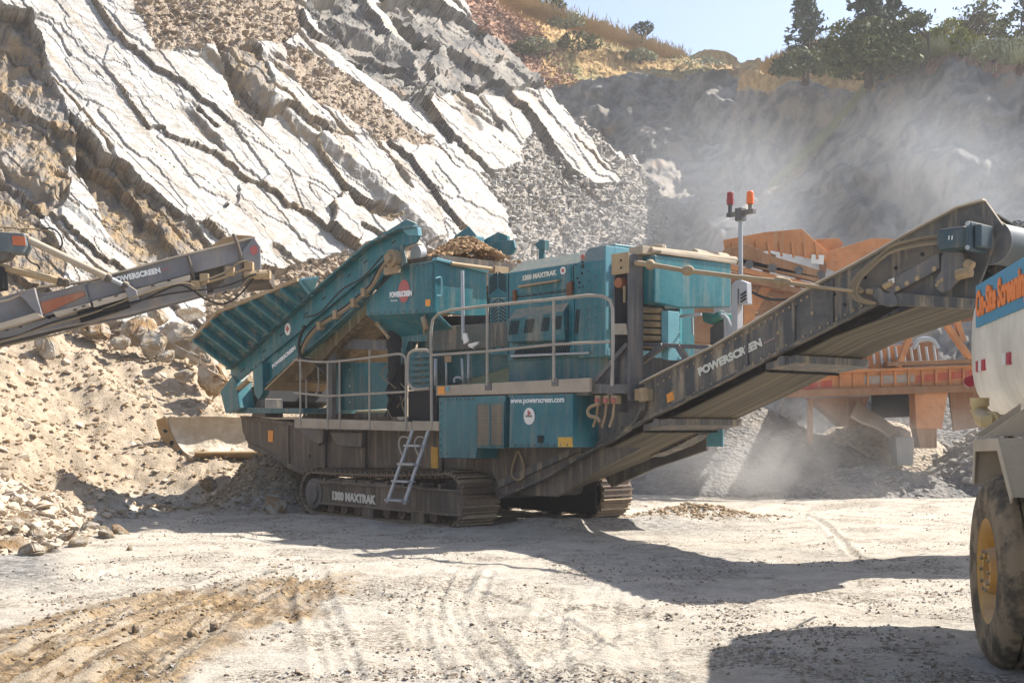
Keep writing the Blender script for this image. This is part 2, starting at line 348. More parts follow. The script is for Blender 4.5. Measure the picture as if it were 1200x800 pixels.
    dd = (plate+big)-0; gy, gx = np.gradient(dd, rows, cols); sl = -(-math.sin(th0)*gx+math.cos(th0)*gy); sl = np.maximum.reduce([sl, np.roll(sl, 1, 0), np.roll(sl, -1, 1), np.roll(sl, 1, 1)*.8]); fr = np.clip(sm(.03, .09, sl)*(1-sm_)+crack*.6, 0, 1); fr = np.clip(np.maximum(fr, np.maximum((vn(a/60, b/10, 73) > .82)*.45, sm(.1, .6, seam)*.85)*(1-sm_)), 0, 1)
    mask = np.stack([fr, np.clip(scree+grey*.25, 0, 1), grass], -1); mask2 = np.stack([np.clip(dark+grey*.55, 0, 1), och*(1-dark), red], -1)
    o = grid_obj('cliff', X, YY, Z, M_ROCK, {'mask': mask, 'mask2': mask2}, smooth=False, keep=keep)
    tag(o, 'pale slabbed rock face dipping down to the right with dry grass on its crest', kind='structure')
    r_ = np.random.default_rng(5); zn = [(scree > .5) & (py < 430), (grey > .5) & (py < 330), (red > .5)]
    for z_, n, mt, lab, lo_s, hi_s in zip(zn, (9000, 9000, 2200), ((.30, .235, .17), (.33, .31, .285), (.33, .20, .14)), ('loose brown scree lying on the rock face ledges', 'grey broken rock covering the slope behind the crusher', 'reddish rubble below the dry grass'), (.03, .03, .04), (.19, .24, .24)):
        ii = np.argwhere(z_ & keep & (px > -20)); ii = ii[r_.integers(0, len(ii), n)]; P = np.stack([X[ii[:, 0], ii[:, 1]], YY[ii[:, 0], ii[:, 1]]-.03, Z[ii[:, 0], ii[:, 1]]], 1)+r_.normal(0, .05, (n, 3))
        tag(scatter('loose_scree', P, lo_s+(hi_s-lo_s)*r_.random(n)**3.5, plain('scree_stone', mt, .9, var=.28, sc=1.5), 5), lab, kind='stuff')
cliff_left()
def sheet(name, x0, x1, nx, y0, y1, ny, cp, crest, fn, label):
    px, py = np.meshgrid(np.linspace(x0, x1, nx), np.linspace(y0, y1, ny)); f = rbf([c[:2] for c in cp], [c[2] for c in cp]); Y = f(px, py)
    d, mask, mask2 = fn(px, py); X = (px-600)/F*Y-.25*d; Z = CH+(HY-py)/F*Y+.35*d; YY = Y-.8*d
    c = np.interp(px, [p[0] for p in crest], [p[1] for p in crest])+fbm(px/11, px*0, 4, 45)*3
    o = grid_obj(name, X, YY, Z, M_ROCK, {'mask': mask, 'mask2': mask2}, smooth=True, keep=py > c)
    tag(o, label, kind='structure'); return o
def bw(px, py):
    d = fbm(px/70, py/70, 3, 3)*2+fbm(px/22, py/30, 4, 8)*.7+fbm(px/6, py/6, 3, 9)*.2
    jj = fbm(px/9, py/9, 3, 20)*5; d += plates(px+jj+py*.3, py+jj, 30, 44, .55, .2, 95)+plates(px+jj, py-jj, 12, 14, .3, .15, 96)+.9*sm(168, 176, py+6*fbm(px/20, py*0, 3, 97))+.8*sm(128, 134, py+.1*px-80+6*fbm(px/20, py*0, 3, 98))
    z = np.zeros_like(px); g = polyf(px, py, [(640, 60), (900, 55), (900, 92), (850, 84), (760, 82), (640, 104)], 5)
    w_, e_, h_ = worley(px/7, py/6, 15); low = sm(215, 250, py+.12*(px-700)); d += low*np.clip(e_, 0, .5)*.9*h_
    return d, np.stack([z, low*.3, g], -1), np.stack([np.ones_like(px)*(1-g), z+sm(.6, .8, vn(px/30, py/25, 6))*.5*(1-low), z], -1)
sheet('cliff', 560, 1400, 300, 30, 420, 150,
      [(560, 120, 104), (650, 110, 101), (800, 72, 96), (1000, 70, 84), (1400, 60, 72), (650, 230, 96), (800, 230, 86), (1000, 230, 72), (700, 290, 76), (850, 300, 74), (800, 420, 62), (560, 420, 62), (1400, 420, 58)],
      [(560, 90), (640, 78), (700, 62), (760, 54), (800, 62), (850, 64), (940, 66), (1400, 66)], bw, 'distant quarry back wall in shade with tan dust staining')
def rb(px, py):
    jj = fbm(px/14, py/14, 3, 20)*6; d = fbm(px/90+4, py/90, 3, 13)*1.6+fbm(px/26, py/60, 4, 18)*.5+plates(px+jj, py+jj, 34, 46, .45, .2, 91)+plates(px+jj, py-jj, 15, 17, .12, .08, 92)+.5*sm(200, 208, py+.1*px-100+14*fbm(px/40, py*0, 3, 93))
    z = np.zeros_like(px)
    cr = np.interp(px, [860, 900, 960, 1010, 1060, 1130, 1200, 1500], [262, 216, 172, 110, 62, 62, 72, 80])
    g = ((py < cr+np.where(px < 1020, 1, 9)+8*vn(px/12, py/12, 31)*sm(940, 1030, px)) & (px < 1110)).astype(float); rr = ((py < cr+22+10*vn(px/12, py/12, 33)) & (px >= 1085)).astype(float)
    w_, e_, h_ = worley(px/9, py/6, 17); d += rr*np.clip(e_, 0, .5)*.7*h_
    sc = polyf(px, py, [(850, 262), (905, 212), (960, 170), (945, 195), (900, 240), (880, 270)], 5)
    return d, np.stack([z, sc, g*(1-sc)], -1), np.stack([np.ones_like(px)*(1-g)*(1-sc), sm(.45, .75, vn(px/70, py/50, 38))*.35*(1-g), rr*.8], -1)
sheet('hill', 780, 1560, 330, 20, 600, 260,
      [(780, 330, 66), (900, 216, 64), (1010, 110, 62), (1060, 60, 60), (1200, 60, 52), (1500, 60, 46), (900, 300, 57), (1000, 250, 55), (1100, 200, 50), (1200, 250, 43), (1500, 250, 36), (800, 480, 50), (1000, 480, 42), (1200, 480, 34), (1500, 520, 27), (800, 600, 44), (1200, 600, 30)],
      [(780, 300), (830, 278), (860, 258), (900, 214), (960, 170), (985, 140), (1010, 108), (1035, 76), (1060, 58), (1130, 60), (1200, 70), (1560, 80)], rb, 'dark shaded earth bank rising to a grassy crest on the right')
# second low ridge with grass between the wall and the bank
def rg(px, py):
    d = fbm(px/30, py/30, 4, 23)*1+fbm(px/6, py/6, 3, 24)*.15; z = np.zeros_like(px)
    cr = np.interp(px, [860, 900, 935, 960, 1000, 1060], [70, 74, 68, 60, 72, 80]); g = (py < cr+26+16*vn(px/20, py/12, 35)).astype(float)
    return d, np.stack([z, z, g], -1), np.stack([1-g, z, z], -1)
sheet('hill', 822, 1100, 130, 40, 300, 110, [(820, 80, 86), (900, 75, 78), (1000, 70, 72), (1100, 80, 70), (820, 300, 84), (950, 300, 70), (1100, 300, 66)],
      [(820, 420), (832, 300), (846, 200), (858, 120), (868, 82), (900, 74), (935, 68), (950, 62), (965, 60), (1000, 74), (1100, 80)], rg, 'grass topped ridge below the conifers')
# ---------------- ground with the rubble bank
bank_cp = [(-6.6, 14.2, 0), (-5.9, 16.6, 0), (-6.6, 20.5, 0), (-6.2, 23.2, 0), (-3.6, 24.6, 0), (0, 27, 0), (4, 31, 0), (10, 31, 0), (-8.5, 14.6, .9), (-8, 17, 1.0), (-8.6, 20.5, .9), (-8.4, 23.6, .7), (-6, 26.0, .75), (-2, 28, .9),
           (-9.9, 14, 1.9), (-9.8, 18, 1.9), (-10.6, 22, 2.2), (-9.5, 25.5, 1.9), (-6.5, 29, 1.8), (-2, 31.5, 1.8), (-13, 18, 3.0), (-13, 25, 3.7), (-10.2, 29.5, 3.3), (-6.5, 33, 2.9), (-2, 36, 3.0), (-18, 20, 3.8), (-18, 30, 4.6), (-10, 36, 4.4),
           (-9, 10, .7), (-8, 6, 0), (-13, 8, 1.4), (-5, 12, 0), (-4, 18, 0), (-3, 22, 0), (4, 38, 1.2), (8, 38, .4), (14, 36, 0), (0, 0, 0), (8, 14, 0), (8, 24, 0), (14, 24, 0), (-2, 10, 0)]
bankf = rbf([c[:2] for c in bank_cp], [c[2] for c in bank_cp])
def bank_h(X, Y):
    foot = np.interp(Y, [4, 10, 14.2, 16.6, 20.5, 23.2, 24.2], [-8.2, -7.4, -6.6, -5.9, -6.5, -6.0, -5.0])
    inside = np.maximum(sm(-.6, .8, foot-X), sm(-.4, 1.2, Y-np.interp(X, [-6, -3.6, 0, 4, 10], [23.6, 24.4, 27, 31, 34])))*sm(9, 3, X)
    h = np.clip(bankf(X, Y), 0, 7)
    far = sm(60, 34, Y)*sm(-40, -22, X)
    return h*inside*far+(1-sm(60, 34, Y))*0, inside
def ground_h(X, Y, fine=True):
    h, ins = bank_h(X, Y)
    w1 = fbm(X*.35, Y*.35, 3, 101)*.07; w2 = fbm(X*1.6, Y*1.6, 4, 102)*.035; w3 = fbm(X*7, Y*7, 3, 103)*.010
    h = h+w1*(1-ins)+w2+w3
    h = h+ins*(fbm(X*.8, Y*.8, 4, 104)*.45+fbm(X*3, Y*3, 4, 105)*.16)
    # small heaps at the tracks and under the hopper
    for cx, cy, rx, ry, hh in ((.6, 18.3, .8, .5, .16), (1.6, 18.9, 1.2, .5, .14), (2.4, 20.0, .9, .6, .12), (3.1, 20.9, 1.0, .45, .22), (-4.7, 23.9, 1.05, .95, .95), (-4.6, 22.6, .9, .5, .3), (-4.9, 19.2, .35, .3, .14)):
        h = h+hh*np.exp(-(((X-cx)/rx)**2+((Y-cy)/ry)**2)*1.4)*(1+.4*fbm(X*3, Y*3, 3, 107))
    ru = np.zeros_like(X)
    def rut(pts, wd, dep, n=2, gap=.22, lug=0):
        nonlocal h, ru
        P = curve([(p[0], p[1], 0) for p in pts], 10); Pn = np.array([(p.x, p.y) for p in P])
        dmin = np.full(X.shape, 9.); L = np.zeros_like(X); acc = 0; sg = np.zeros_like(X)
        for i in range(len(Pn)-1):
            a, b = Pn[i], Pn[i+1]; ab = b-a; l2 = (ab**2).sum(); t = np.clip(((X-a[0])*ab[0]+(Y-a[1])*ab[1])/l2, 0, 1)
            dx = X-a[0]-t*ab[0]; dy = Y-a[1]-t*ab[1]; dd = np.hypot(dx, dy); m = dd < dmin
            sg = np.where(m, (dx*ab[1]-dy*ab[0])/math.sqrt(l2), sg); L = np.where(m, acc+t*math.sqrt(l2), L); dmin = np.where(m, dd, dmin); acc += math.sqrt(l2)
        ins_ = sm(wd, wd*.8, dmin); pr = np.cos(sg/gap*2*np.pi)*.5+.5
        h = h-ins_*dep*(.45+.55*pr)*(.8+.4*vn(L*2, L*0, 9))+np.exp(-((dmin-wd*1.1)/.06)**2)*dep*.7
        if lug: h = h+ins_*lug*(np.sin((L+.5*np.abs(sg))*2*np.pi/.13) > .1)
        ru = np.maximum(ru, ins_)
    def G(*p): return [((x-600)/F*(F*CH/(y-500)), F*CH/(y-500)) for x, y in p]
    for pts, wd, dep, lug, gap in ((G((585, 800), (545, 745), (530, 700), (548, 668)), .2, .017, .008, .1), (G((610, 790), (575, 745), (560, 705), (575, 672)), .06, .016, 0, .3), (G((520, 800), (500, 745), (505, 700), (520, 672)), .14, .013, .007, .09),
        (G((400, 800), (385, 740), (372, 700), (366, 668)), .17, .016, .008, .11), (G((345, 735), (338, 705), (352, 680), (372, 672)), .06, .02, 0, .3), (G((20, 790), (110, 735), (200, 700), (300, 676)), .2, .032, .012, .13), (G((150, 798), (225, 745), (275, 710), (330, 685)), .22, .03, .012, .11), (G((60, 800), (160, 750), (240, 712), (310, 690)), .12, .025, .008, .12),
        (G((430, 690), (480, 700), (540, 690)), .05, .02, 0, .3), (G((640, 720), (690, 700), (760, 690)), .1, .016, 0, .1), (G((650, 800), (640, 740), (655, 690)), .16, .014, .004, .1), (G((760, 800), (740, 745), (735, 710)), .2, .012, .004, .12), (G((20, 700), (200, 660), (420, 650), (620, 655)), .2, .012, 0, .13),
        (G((940, 600), (975, 622), (1000, 648), (1015, 655)), .07, .03, 0, .3), (G((560, 690), (640, 715), (720, 760)), .04, .02, 0, .3), (G((900, 740), (1000, 720), (1110, 715)), .2, .012, 0, .1)):
        rut(pts, wd, dep, gap=gap, lug=lug)
    rr_ = random.Random(21)
    for _ in range(15):
        y0 = rr_.uniform(6.4, 14); x0 = rr_.uniform(-.33, .30)*y0; an = rr_.choice([rr_.gauss(1.35, .3), rr_.gauss(.35, .25), rr_.gauss(2.2, .25)]); L_ = rr_.uniform(2, 5); cv = rr_.gauss(0, .35)
        pts_ = [(x0+math.cos(an+cv*t)*L_*t, y0+math.sin(an+cv*t)*L_*t*.8) for t in (-.5, -.15, .2, .5)]; rut(pts_, rr_.uniform(.12, .22), rr_.uniform(.007, .014), gap=rr_.choice([.08, .11, .15]), lug=rr_.uniform(.004, .008))
    # churned damp patch bottom left
    dx, dy = X+2.75, Y-10.0; a = (dx*.22+dy*.975); b = (dx*.975-dy*.22)
    pt = np.exp(-(((a+.35)/2.9)**4+(b/(1.05-.1*a))**4)*1.0)+fbm(X*1.3, Y*1.3, 5, 120)*.55*np.exp(-(a/4)**4-(b/1.8)**4)
    dmp = sm(.28, .56, pt); h = h+dmp*(np.abs(fbm(X*4, Y*4, 5, 121))*.022-.008)
    return h, ins, dmp, ru
def groundmat():
    k = NT('quarry_ground'); m = k.sep(k.attr('mask')); ob = k.tc.outputs['Object']
    bank, dmp, grv = m[0], m[1], m[2]
    n1 = k.noise(.5, 5, .6); n2 = k.noise(3.5, 8, .7); n3 = k.noise(22, 6, .7); vo = k.voro(16, 'F1', 'Color'); vs = k.voro(38, 'F1', 'Distance')
    v = k.mix(k.ramp(n2, .35, .68), (.60, .545, .465), (.46, .405, .33)); v = k.mix(k.math('MULTIPLY', k.ramp(n1, .45, .7), .5), v, (.60, .55, .48))
    cl = k.ramp(k.noise(1.1, 6, .62, dist=.6), .46, .6); n4 = k.noise(48, 5, .75); v = k.mix(k.math('MULTIPLY', k.ramp(n3, .47, .58), k.math('MULTIPLY_ADD', cl, .85, .12)), v, (.19, .155, .115)); v = k.mix(k.math('MULTIPLY', k.ramp(n4, .54, .62), k.math('MULTIPLY_ADD', cl, .65, .25)), v, (.15, .12, .09))
    bk = k.mix(k.ramp(n2, .35, .65), (.30, .24, .17), (.48, .39, .29)); bk = k.mix(k.math('MULTIPLY', k.ramp(n3, .55, .7), .5), bk, (.22, .16, .1)); v = k.mix(bank, v, bk)
    dm = k.mix(k.ramp(n2, .38, .6), (.17, .11, .055), (.42, .295, .16)); dm = k.mix(k.math('MULTIPLY', k.ramp(n3, .46, .58), .7), dm, (.12, .08, .045)); dm = k.mix(k.math('MULTIPLY', k.ramp(k.noise(1.6, 6, .7, sx=(3.2, .55, 1)), .48, .58), .7), dm, (.46, .39, .30)); dm = k.mix(k.math('MULTIPLY', k.ramp(k.noise(2.3, 6, .7, sx=(3.2, .5, 1)), .52, .62), .6), dm, (.12, .08, .045)); v = k.mix(k.math('MULTIPLY', dmp, k.math('MULTIPLY_ADD', k.ramp(n1, .3, .6), .3, .7)), v, dm)
    gv = k.mix(k.sep(vo)[0], (.13, .125, .12), (.42, .40, .37)); v = k.mix(grv, v, gv)
    b = k.bump(n2, .6, .07); b = k.bump(n3, 1, .04, b); b = k.bump(n4, .8, .015, b); b = k.bump(vs, k.m and .35, .012, b)
    return k.fin(v, .95, 0, b, .12)
M_GROUND = groundmat()
def ground():
    ys = np.concatenate([np.linspace(-60, 3, 14), np.linspace(3.6, 6.4, 10), F*CH/np.linspace(340, 62, 380), np.linspace(36.5, 60, 40), np.geomspace(62, 900, 24)])
    q = np.concatenate([-np.geomspace(30, .62, 20), np.linspace(-.6, .62, 560), np.geomspace(.65, 30, 20)])
    Y, Q = np.meshgrid(ys, q, indexing='ij'); X = Q*np.maximum(Y, 5.5)
    h, ins, dmp, ru = ground_h(X, Y)
    grv = np.clip(sm(-.35, -.40, X/np.maximum(Y, 1)+.0)*sm(16, 14.8, Y)*sm(11.2, 12.8, Y)*(1-ins*.8)+sm(.1, .5, fbm(X*.6, Y*.6, 4, 130))*.35*(Y < 17), 0, 1)
    for cx, cy, r_ in ((2, 19, 1.6), (-4.4, 22.4, .8)): grv = np.maximum(grv, .8*np.exp(-((X-cx)**2+(Y-cy)**2)/r_**2))
    dmp = np.maximum(dmp, .75*np.exp(-(((X+4.8)/1.6)**2+((Y-23.3)/1.5)**2)**2))
    h = np.where(Y > 60, h*0-.05, h)
    o = grid_obj('ground', X, Y, h, M_GROUND, {'mask': np.stack([ins*sm(.05, .4, h), dmp, grv], -1)}, smooth=True)
    tag(o, 'pale dusty quarry floor with tyre ruts and a rubble bank', kind='structure')
ground()
M_PALE = plain('pale_stone', (.47, .39, .30), .9, var=.3, sc=3, bump=.3); M_TAN = plain('tan_stone', (.38, .28, .18), .9, var=.35, sc=3, bump=.3)
M_GRAVEL = plain('grey_gravel_stone', (.27, .25, .225), .9, var=.45, sc=2.5, bump=.3); M_WHITE = plain('pale_broken_rock', (.52, .47, .40), .9, var=.25, sc=1.5, bump=.6)
def gh(x, y):
    a, _, _, _ = ground_h(np.array([[float(x)]]), np.array([[float(y)]])); return float(a[0, 0])
def rubble(name, n, fn, smin, smax, mat, label, seed, pw=3.2):
    r_ = np.random.default_rng(seed); x, y = fn(r_, n); h = ground_h(x[None, :], y[None, :])[0][0]
    s = smin+(smax-smin)*r_.random(len(x))**pw
    o = scatter(name, np.stack([x, y, h], 1), s, mat, seed); tag(o, label, kind='stuff'); return o
def bank_pts(r_, n):
    y = r_.uniform(13, 36, n*3); x = -r_.random(n*3)*14+2; h, ins = bank_h(x[None], y[None]); ok = (ins[0] > .5) & (x/y > -.47); return x[ok][:n], y[ok][:n]
rubble('bank_rubble', 13000, bank_pts, .012, .085, M_TAN, 'loose tan rubble covering the sloping bank', 1)
rubble('bank_rubble', 3000, bank_pts, .012, .14, M_PALE, 'pale broken stones strewn over the sloping bank', 2, 5)
def toe_pts(r_, n):
    y = r_.uniform(13.4, 19.5, n); x = np.interp(y, [13, 16.6, 19.5], [-6.4, -5.7, -6.9])-np.abs(r_.normal(0, 1.4, n)); return x, y
rubble('toe_rubble', 5200, toe_pts, .02, .13, M_PALE, 'angular pale stones heaped at the foot of the bank on the left', 3, 2.4)
def floor_pts(r_, n):
    y = 1/r_.uniform(1/30, 1/5.6, n*3); x = r_.uniform(-.45, .45, n*3)*y; ok = fbm(x[None]*1.2, y[None]*1.2, 4, 140)[0]+r_.normal(0, .12, n*3) > .12; return x[ok][:n], y[ok][:n]
rubble('floor_gravel', 9000, floor_pts, .004, .02, M_GRAVEL, 'small grey gravel scattered over the quarry floor', 4, 3)
rubble('floor_gravel', 20000, floor_pts, .004, .028, plain('dark_crumb', (.25, .20, .15), .9, var=.4), 'tan crumbs of stone scattered over the quarry floor', 5, 9)
def mound_pts(cx, cy, rx, ry):
    return lambda r_, n: (r_.normal(cx, rx, n), r_.normal(cy, ry, n))
rubble('spilled_gravel', 3600, mound_pts(-4.6, 23.5, .8, .65), .02, .07, plain('brown_gravel', (.27, .21, .14), .9, var=.4), 'crushed grey stone spilled below the hopper end', 6)
rubble('spilled_gravel', 1200, mound_pts(3.2, 20.9, .6, .3), .015, .05, M_TAN, 'tan spill of stone beside the far crawler track', 7)
rubble('damp_clods', 800, lambda r_, n: (lambda t, s: (-2.75+t*.22+s*.975, 10+t*.975-s*.22))(r_.normal(0, 1.5, n), r_.normal(0, .5, n)), .005, .03, plain('damp_clod', (.22, .145, .075), .9, var=.3), 'damp brown clods churned up by wheels', 8)
# ================================================================== CRUSHING MACHINE
ANG = math.atan(1250/F); EU = (math.sin(ANG), -math.cos(ANG)); EV = (math.cos(ANG), math.sin(ANG))
OY = F*CH/120; OX = -60/F*OY               # corner of the near crawler on the ground
def PV(px, py, v):                          # pixel of the photo -> (u, v, z) on the machine's true plane v
    k = (px-600)/F; bx = OX+v*EV[0]; by = OY+v*EV[1]; u = (k*by-bx)/(EU[0]-k*EU[1]); return (u, v, CH+(HY-py)/F*(by+u*EU[1]))
def PU(px, py, u):
    k = (px-600)/F; bx = OX+u*EU[0]; by = OY+u*EU[1]; v = (k*by-bx)/(EV[0]-k*EV[1]); return (u, v, CH+(HY-py)/F*(by+v*EV[1]))
def uz(pts, v): return [(p[0], p[2]) for p in (PV(x, y, v) for x, y in pts)]
TEAL = painted('teal_paint', (.006, .125, .158), .18, .32, .40, wear=.2)
TEALD = painted('teal_paint_dusty', (.007, .108, .135), .62, .55, .5, wear=.25)
GREY = painted('grey_steel_paint', (.085, .088, .098), .5, .4, .5, rust=.15)
BROWN = painted('brown_dusty_steel', (.075, .064, .056), .55, .5, .6, rust=.25)
CONV = painted('dusty_conveyor_steel', (.065, .067, .070), .75, .8, .6)
RAILM = painted('dusty_handrail_steel', (.34, .31, .27), .85, .4, .5, rust=.15)
PLATE = painted('dusty_toe_plate', (.35, .30, .24), .8, .5, .6, rust=.2)
DARK = plain('dark_steel_and_recess_shade', (.02, .02, .022), .8, var=.3)  # dark steel; on slots and holes it paints the shade inside them
RUB = painted('black_belt_rubber', (.02, .02, .02), .5, .25, .7)
HOSE = plain('black_hose_rubber', (.025, .024, .023), .6, var=.4); HOSED = plain('dusty_hose_rubber', (.23, .18, .115), .8, var=.3)
SHOE = painted('worn_track_steel', (.13, .095, .07), .85, .3, .55, metal=.1, rust=.3)
LTGREY = plain('light_grey_paint', (.36, .37, .40), .45, var=.12); GALV = plain('galvanised_steel', (.36, .38, .40), .45, .3, var=.15)
CREAM = plain('cream_lettering', (.62, .60, .52), .6, var=.12, sc=25); WHITEL = plain('white_lettering', (.78, .80, .80), .5, var=.05)
ORSTK = plain('orange_sticker', (.75, .30, .05), .5, var=.3, sc=20); REDD = plain('red_emblem', (.42, .12, .11), .6, var=.2, sc=20)
STKW = plain('white_sticker', (.72, .70, .66), .5, var=.08); YELSTK = plain('yellow_sticker', (.62, .36, .06), .5, var=.4, sc=18)
TAN = painted('tan_dusted_steel', (.32, .23, .13), .8, .5, .7, rust=.25); LBLUE = plain('light_blue_and_lit_teal', (.12, .30, .36), .5, var=.2)  # LBLUE: blue parts; on lips and wing ends, sunlit teal put in as colour
MAC = empty('crushing_machine', (OX, OY, 0), math.atan2(EU[1], EU[0]), 'large teal tracked crushing machine with ribbed feed hopper and long discharge conveyor', 'crusher')
def slab(name, pts, v0, v1, mat, bev=.006, parent=MAC, plane=None, label=None):   # outline given on the near plane, extruded in depth
    q = uz(pts, v0 if plane is None else plane); return MB().prism(q, v0, v1).build(name, mat, parent, bev, label=label)
def stext(s, p0, p1, hpx, v, mat, parent=MAC, bold=.03, off=.012, spacing=1.0, shear=0):
    a = PV(*p0, v); b = PV(*p1, v); L = math.hypot(b[0]-a[0], b[2]-a[2]); an = math.atan2(b[2]-a[2], b[0]-a[0])
    mx = ((p0[0]+p1[0])/2, (p0[1]+p1[1])/2); t = PV(mx[0], mx[1]-hpx/2, v)[2]-PV(mx[0], mx[1]+hpx/2, v)[2]
    return text(s, mat, parent, loc=((a[0]+b[0])/2, v-off, (a[2]+b[2])/2), rot=Matrix.Rotation(an, 3, Vector((0, -1, 0))).to_4x4().to_euler() if 0 else (Matrix.Rotation(-an, 3, 'Y') @ Matrix.Rotation(R(90), 3, 'X')).to_euler(), w=L, h=t*math.cos(an)*.98, bold=bold*1.9, spacing=spacing, shear=shear)
def disc(name, c, r, mat, parent, ax='v', t=.008, n=20, ry=None):
    pts = [(math.cos(2*math.pi*i/n)*r, math.sin(2*math.pi*i/n)*(ry or r)) for i in range(n)]
    m = MB()
    if ax == 'v': m.prism([(c[0]+a, c[2]+b) for a, b in pts], c[1]-t, c[1])
    else: m.prism([(c[1]+a, c[2]+b) for a, b in pts], c[0], c[0]+t, 'u')
    return m.build(name, mat, parent)
# ---------------- crawler tracks
def outline(u0, u1, zt, r0, r1):
    """closed centre line of the chain: big drum at u1, idler at u0"""
    P = []
    for i in range(15): a = R(90-180*i/14); P.append((u1+r1*math.cos(a), r1+.02+r1*math.sin(a)))
    for i in range(1, 16): P.append((u1+(u0-u1)*i/16, .02))
    for i in range(15): a = R(-90-180*i/14); P.append((u0+r0*math.cos(a), r0+.02+r0*math.sin(a)))
    for i in range(1, 20): t = i/20; P.append((u0+(u1-u0)*t, 2*r0+.02+(2*r1-2*r0)*t-.035*math.sin(math.pi*t)))
    return P
def resample(P, n):
    P = P+[P[0]]; L = [0]
    for i in range(len(P)-1): L.append(L[-1]+math.dist(P[i], P[i+1]))
    o = []
    for k in range(n):
        s = L[-1]*k/n; i = max(j for j in range(len(L)) if L[j] <= s); t = (s-L[i])/max(1e-9, L[i+1]-L[i]) if i+1 < len(L) else 0
        a, b = P[i], P[min(i+1, len(P)-1)]; o.append((a[0]+(b[0]-a[0])*t, a[1]+(b[1]-a[1])*t, math.atan2(b[1]-a[1], b[0]-a[0])))
    return o
def make_track(v0, w, detail, near):
    t = empty('track'); t.parent = MAC; c = outline(-4.22, -.36, .9, .36, .40)
    n = 66; me = None
    for k, (u, z, a) in enumerate(resample(c, n)):
        if me is None:
            m = MB(); m.box((-.07, 0, -.012), (.07, w, .022)); m.box((-.07, .01, .02), (-.035, w-.01, .066)); m.box((.03, .01, .02), (.055, w-.01, .045)); m.box((-.06, w*.38, -.06), (.06, w*.43, -.01)); m.box((-.06, w*.57, -.06), (.06, w*.62, -.01))
            o = m.build('track_shoe', SHOE, t, .004); me = o.data
        else: o = bpy.data.objects.new('track_shoe', me); C.objects.link(o); o.parent = t
        o.location = (u, v0, z+.0); o.rotation_euler = (0, -a, 0)
        o.scale = (1, 1, 1)
    fr = uz([(379, 563), (393, 560), (545, 577), (544, 604), (376, 591), (373, 575)], v0+.06)
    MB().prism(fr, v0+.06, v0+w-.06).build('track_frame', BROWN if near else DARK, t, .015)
    m = MB(); m.prism([(-4.0, .555), (.0, .56), (.02, .585), (-4.0, .60)], v0+.0, v0+.07); m.prism([(-4.02, .19), (.03, .185), (.03, .215), (-4.02, .22)], v0-.0, v0+.07)
    for k in range(9): m.box((-3.9+k*.47, v0+.03, .585), (-3.84+k*.47, v0+.3, .66))
    m.build('frame_edge', BROWN, t, .006)
    m = MB(); m.tube([(-4.22, v0+.03, .37), (-4.22, v0+w-.05, .37)], .27, 20); m.tube([(-4.22, v0-.01, .37), (-4.22, v0+.04, .37)], .18, 16); m.build('idler_wheel', GREY, t, .01)
    m = MB(); m.tube([(-.36, v0+.16, .42), (-.36, v0+w-.12, .42)], .33, 20)
    for k in range(14): a = 2*math.pi*k/14; m.box((-.36+.34*math.cos(a)-.03, v0+w*.45, .42+.34*math.sin(a)-.03), (-.36+.34*math.cos(a)+.03, v0+w*.56, .42+.34*math.sin(a)+.03))
    m.build('drive_sprocket', DARK, t, .006)
    r_ = MB().tube([(0, .06, .12), (0, .16, .12)], .095, 14); r_.tube([(0, w-.2, .12), (0, w-.1, .12)], .095, 14); r_.tube([(0, .06, .12), (0, w-.1, .12)], .06, 12); ro = r_.build('track_roller', SHOE, t, .006); ro.location = (-3.7, v0, .03)
    for k in range(1, 8): o = ro.copy(); C.objects.link(o); o.location = (-3.7+k*.42, v0, .03)
    m = MB(); m.box((-1.3, v0+.02, .03), (-.95, v0+.12, .2)); m.box((-2.7, v0+.02, .03), (-2.35, v0+.12, .2)); m.build('chain_guard', BROWN, t, .01)
    return t
tk = make_track(0, .72, 1, True); make_track(2.98, .72, 1, False)
lt = stext('1300 MAXTRAK', (389, 580.5), (440, 586), 11, .055, CREAM, tk, .035); 
# ---------------- chassis
slab('chassis_beam', [(282, 488), (345, 496), (482, 505), (515, 505), (640, 470), (700, 470), (700, 530), (640, 552), (590, 577), (577, 556), (540, 549), (372, 548), (356, 556), (291, 521), (284, 505)], .55, .62, BROWN, .01)
slab('chassis_beam', [(282, 488), (345, 496), (482, 505), (515, 505), (640, 470), (700, 470), (700, 530), (640, 552), (590, 577), (577, 556), (540, 549), (372, 548), (356, 556), (291, 521), (284, 505)], 2.9, 2.97, BROWN, .01, plane=.55)
m = MB(); a = uz([(282, 488), (291, 521)], .55); m.box((a[0][0]+.05, .62, a[1][1]+.1), (a[0][0]+.45, 2.9, a[0][1]-.05)); m.box((-5.4, .62, .75), (.2, 2.9, .95)); m.box((-3.6, .1, .4), (-3.2, 3.6, .62)); m.box((-1.5, .1, .4), (-1.1, 3.6, .62)); m.build('cross_member', BROWN, MAC, .01)
m = MB()
for pl in ([(282, 487), (345, 495), (345, 499), (282, 491)], [(291, 519), (356, 553), (356, 558), (290, 524)]): m.prism(uz(pl, .5), .5, .66)
for x0, y0, y1 in ((334, 494, 543), (377, 502, 548), (424, 503, 548), (514, 503, 552)): m.prism(uz([(x0, y0), (x0+3.5, y0), (x0+3.5, y1), (x0, y1)], .5), .5, .55)
m.build('stiffener', BROWN, MAC, .006)
m = MB(); m.prism(uz([(349, 499), (379, 503), (378, 518), (372, 520), (358, 512)], .42), .42, .5); m.prism(uz([(386, 506), (424, 507), (423, 524), (395, 522)], .42), .42, .5); m.build('rounded_bracket', GREY, MAC, .01)
disc('port_hole', PV(363, 534, .549), .03, DARK, MAC); disc('port_hole', PV(375, 520, .549), .04, DARK, MAC)
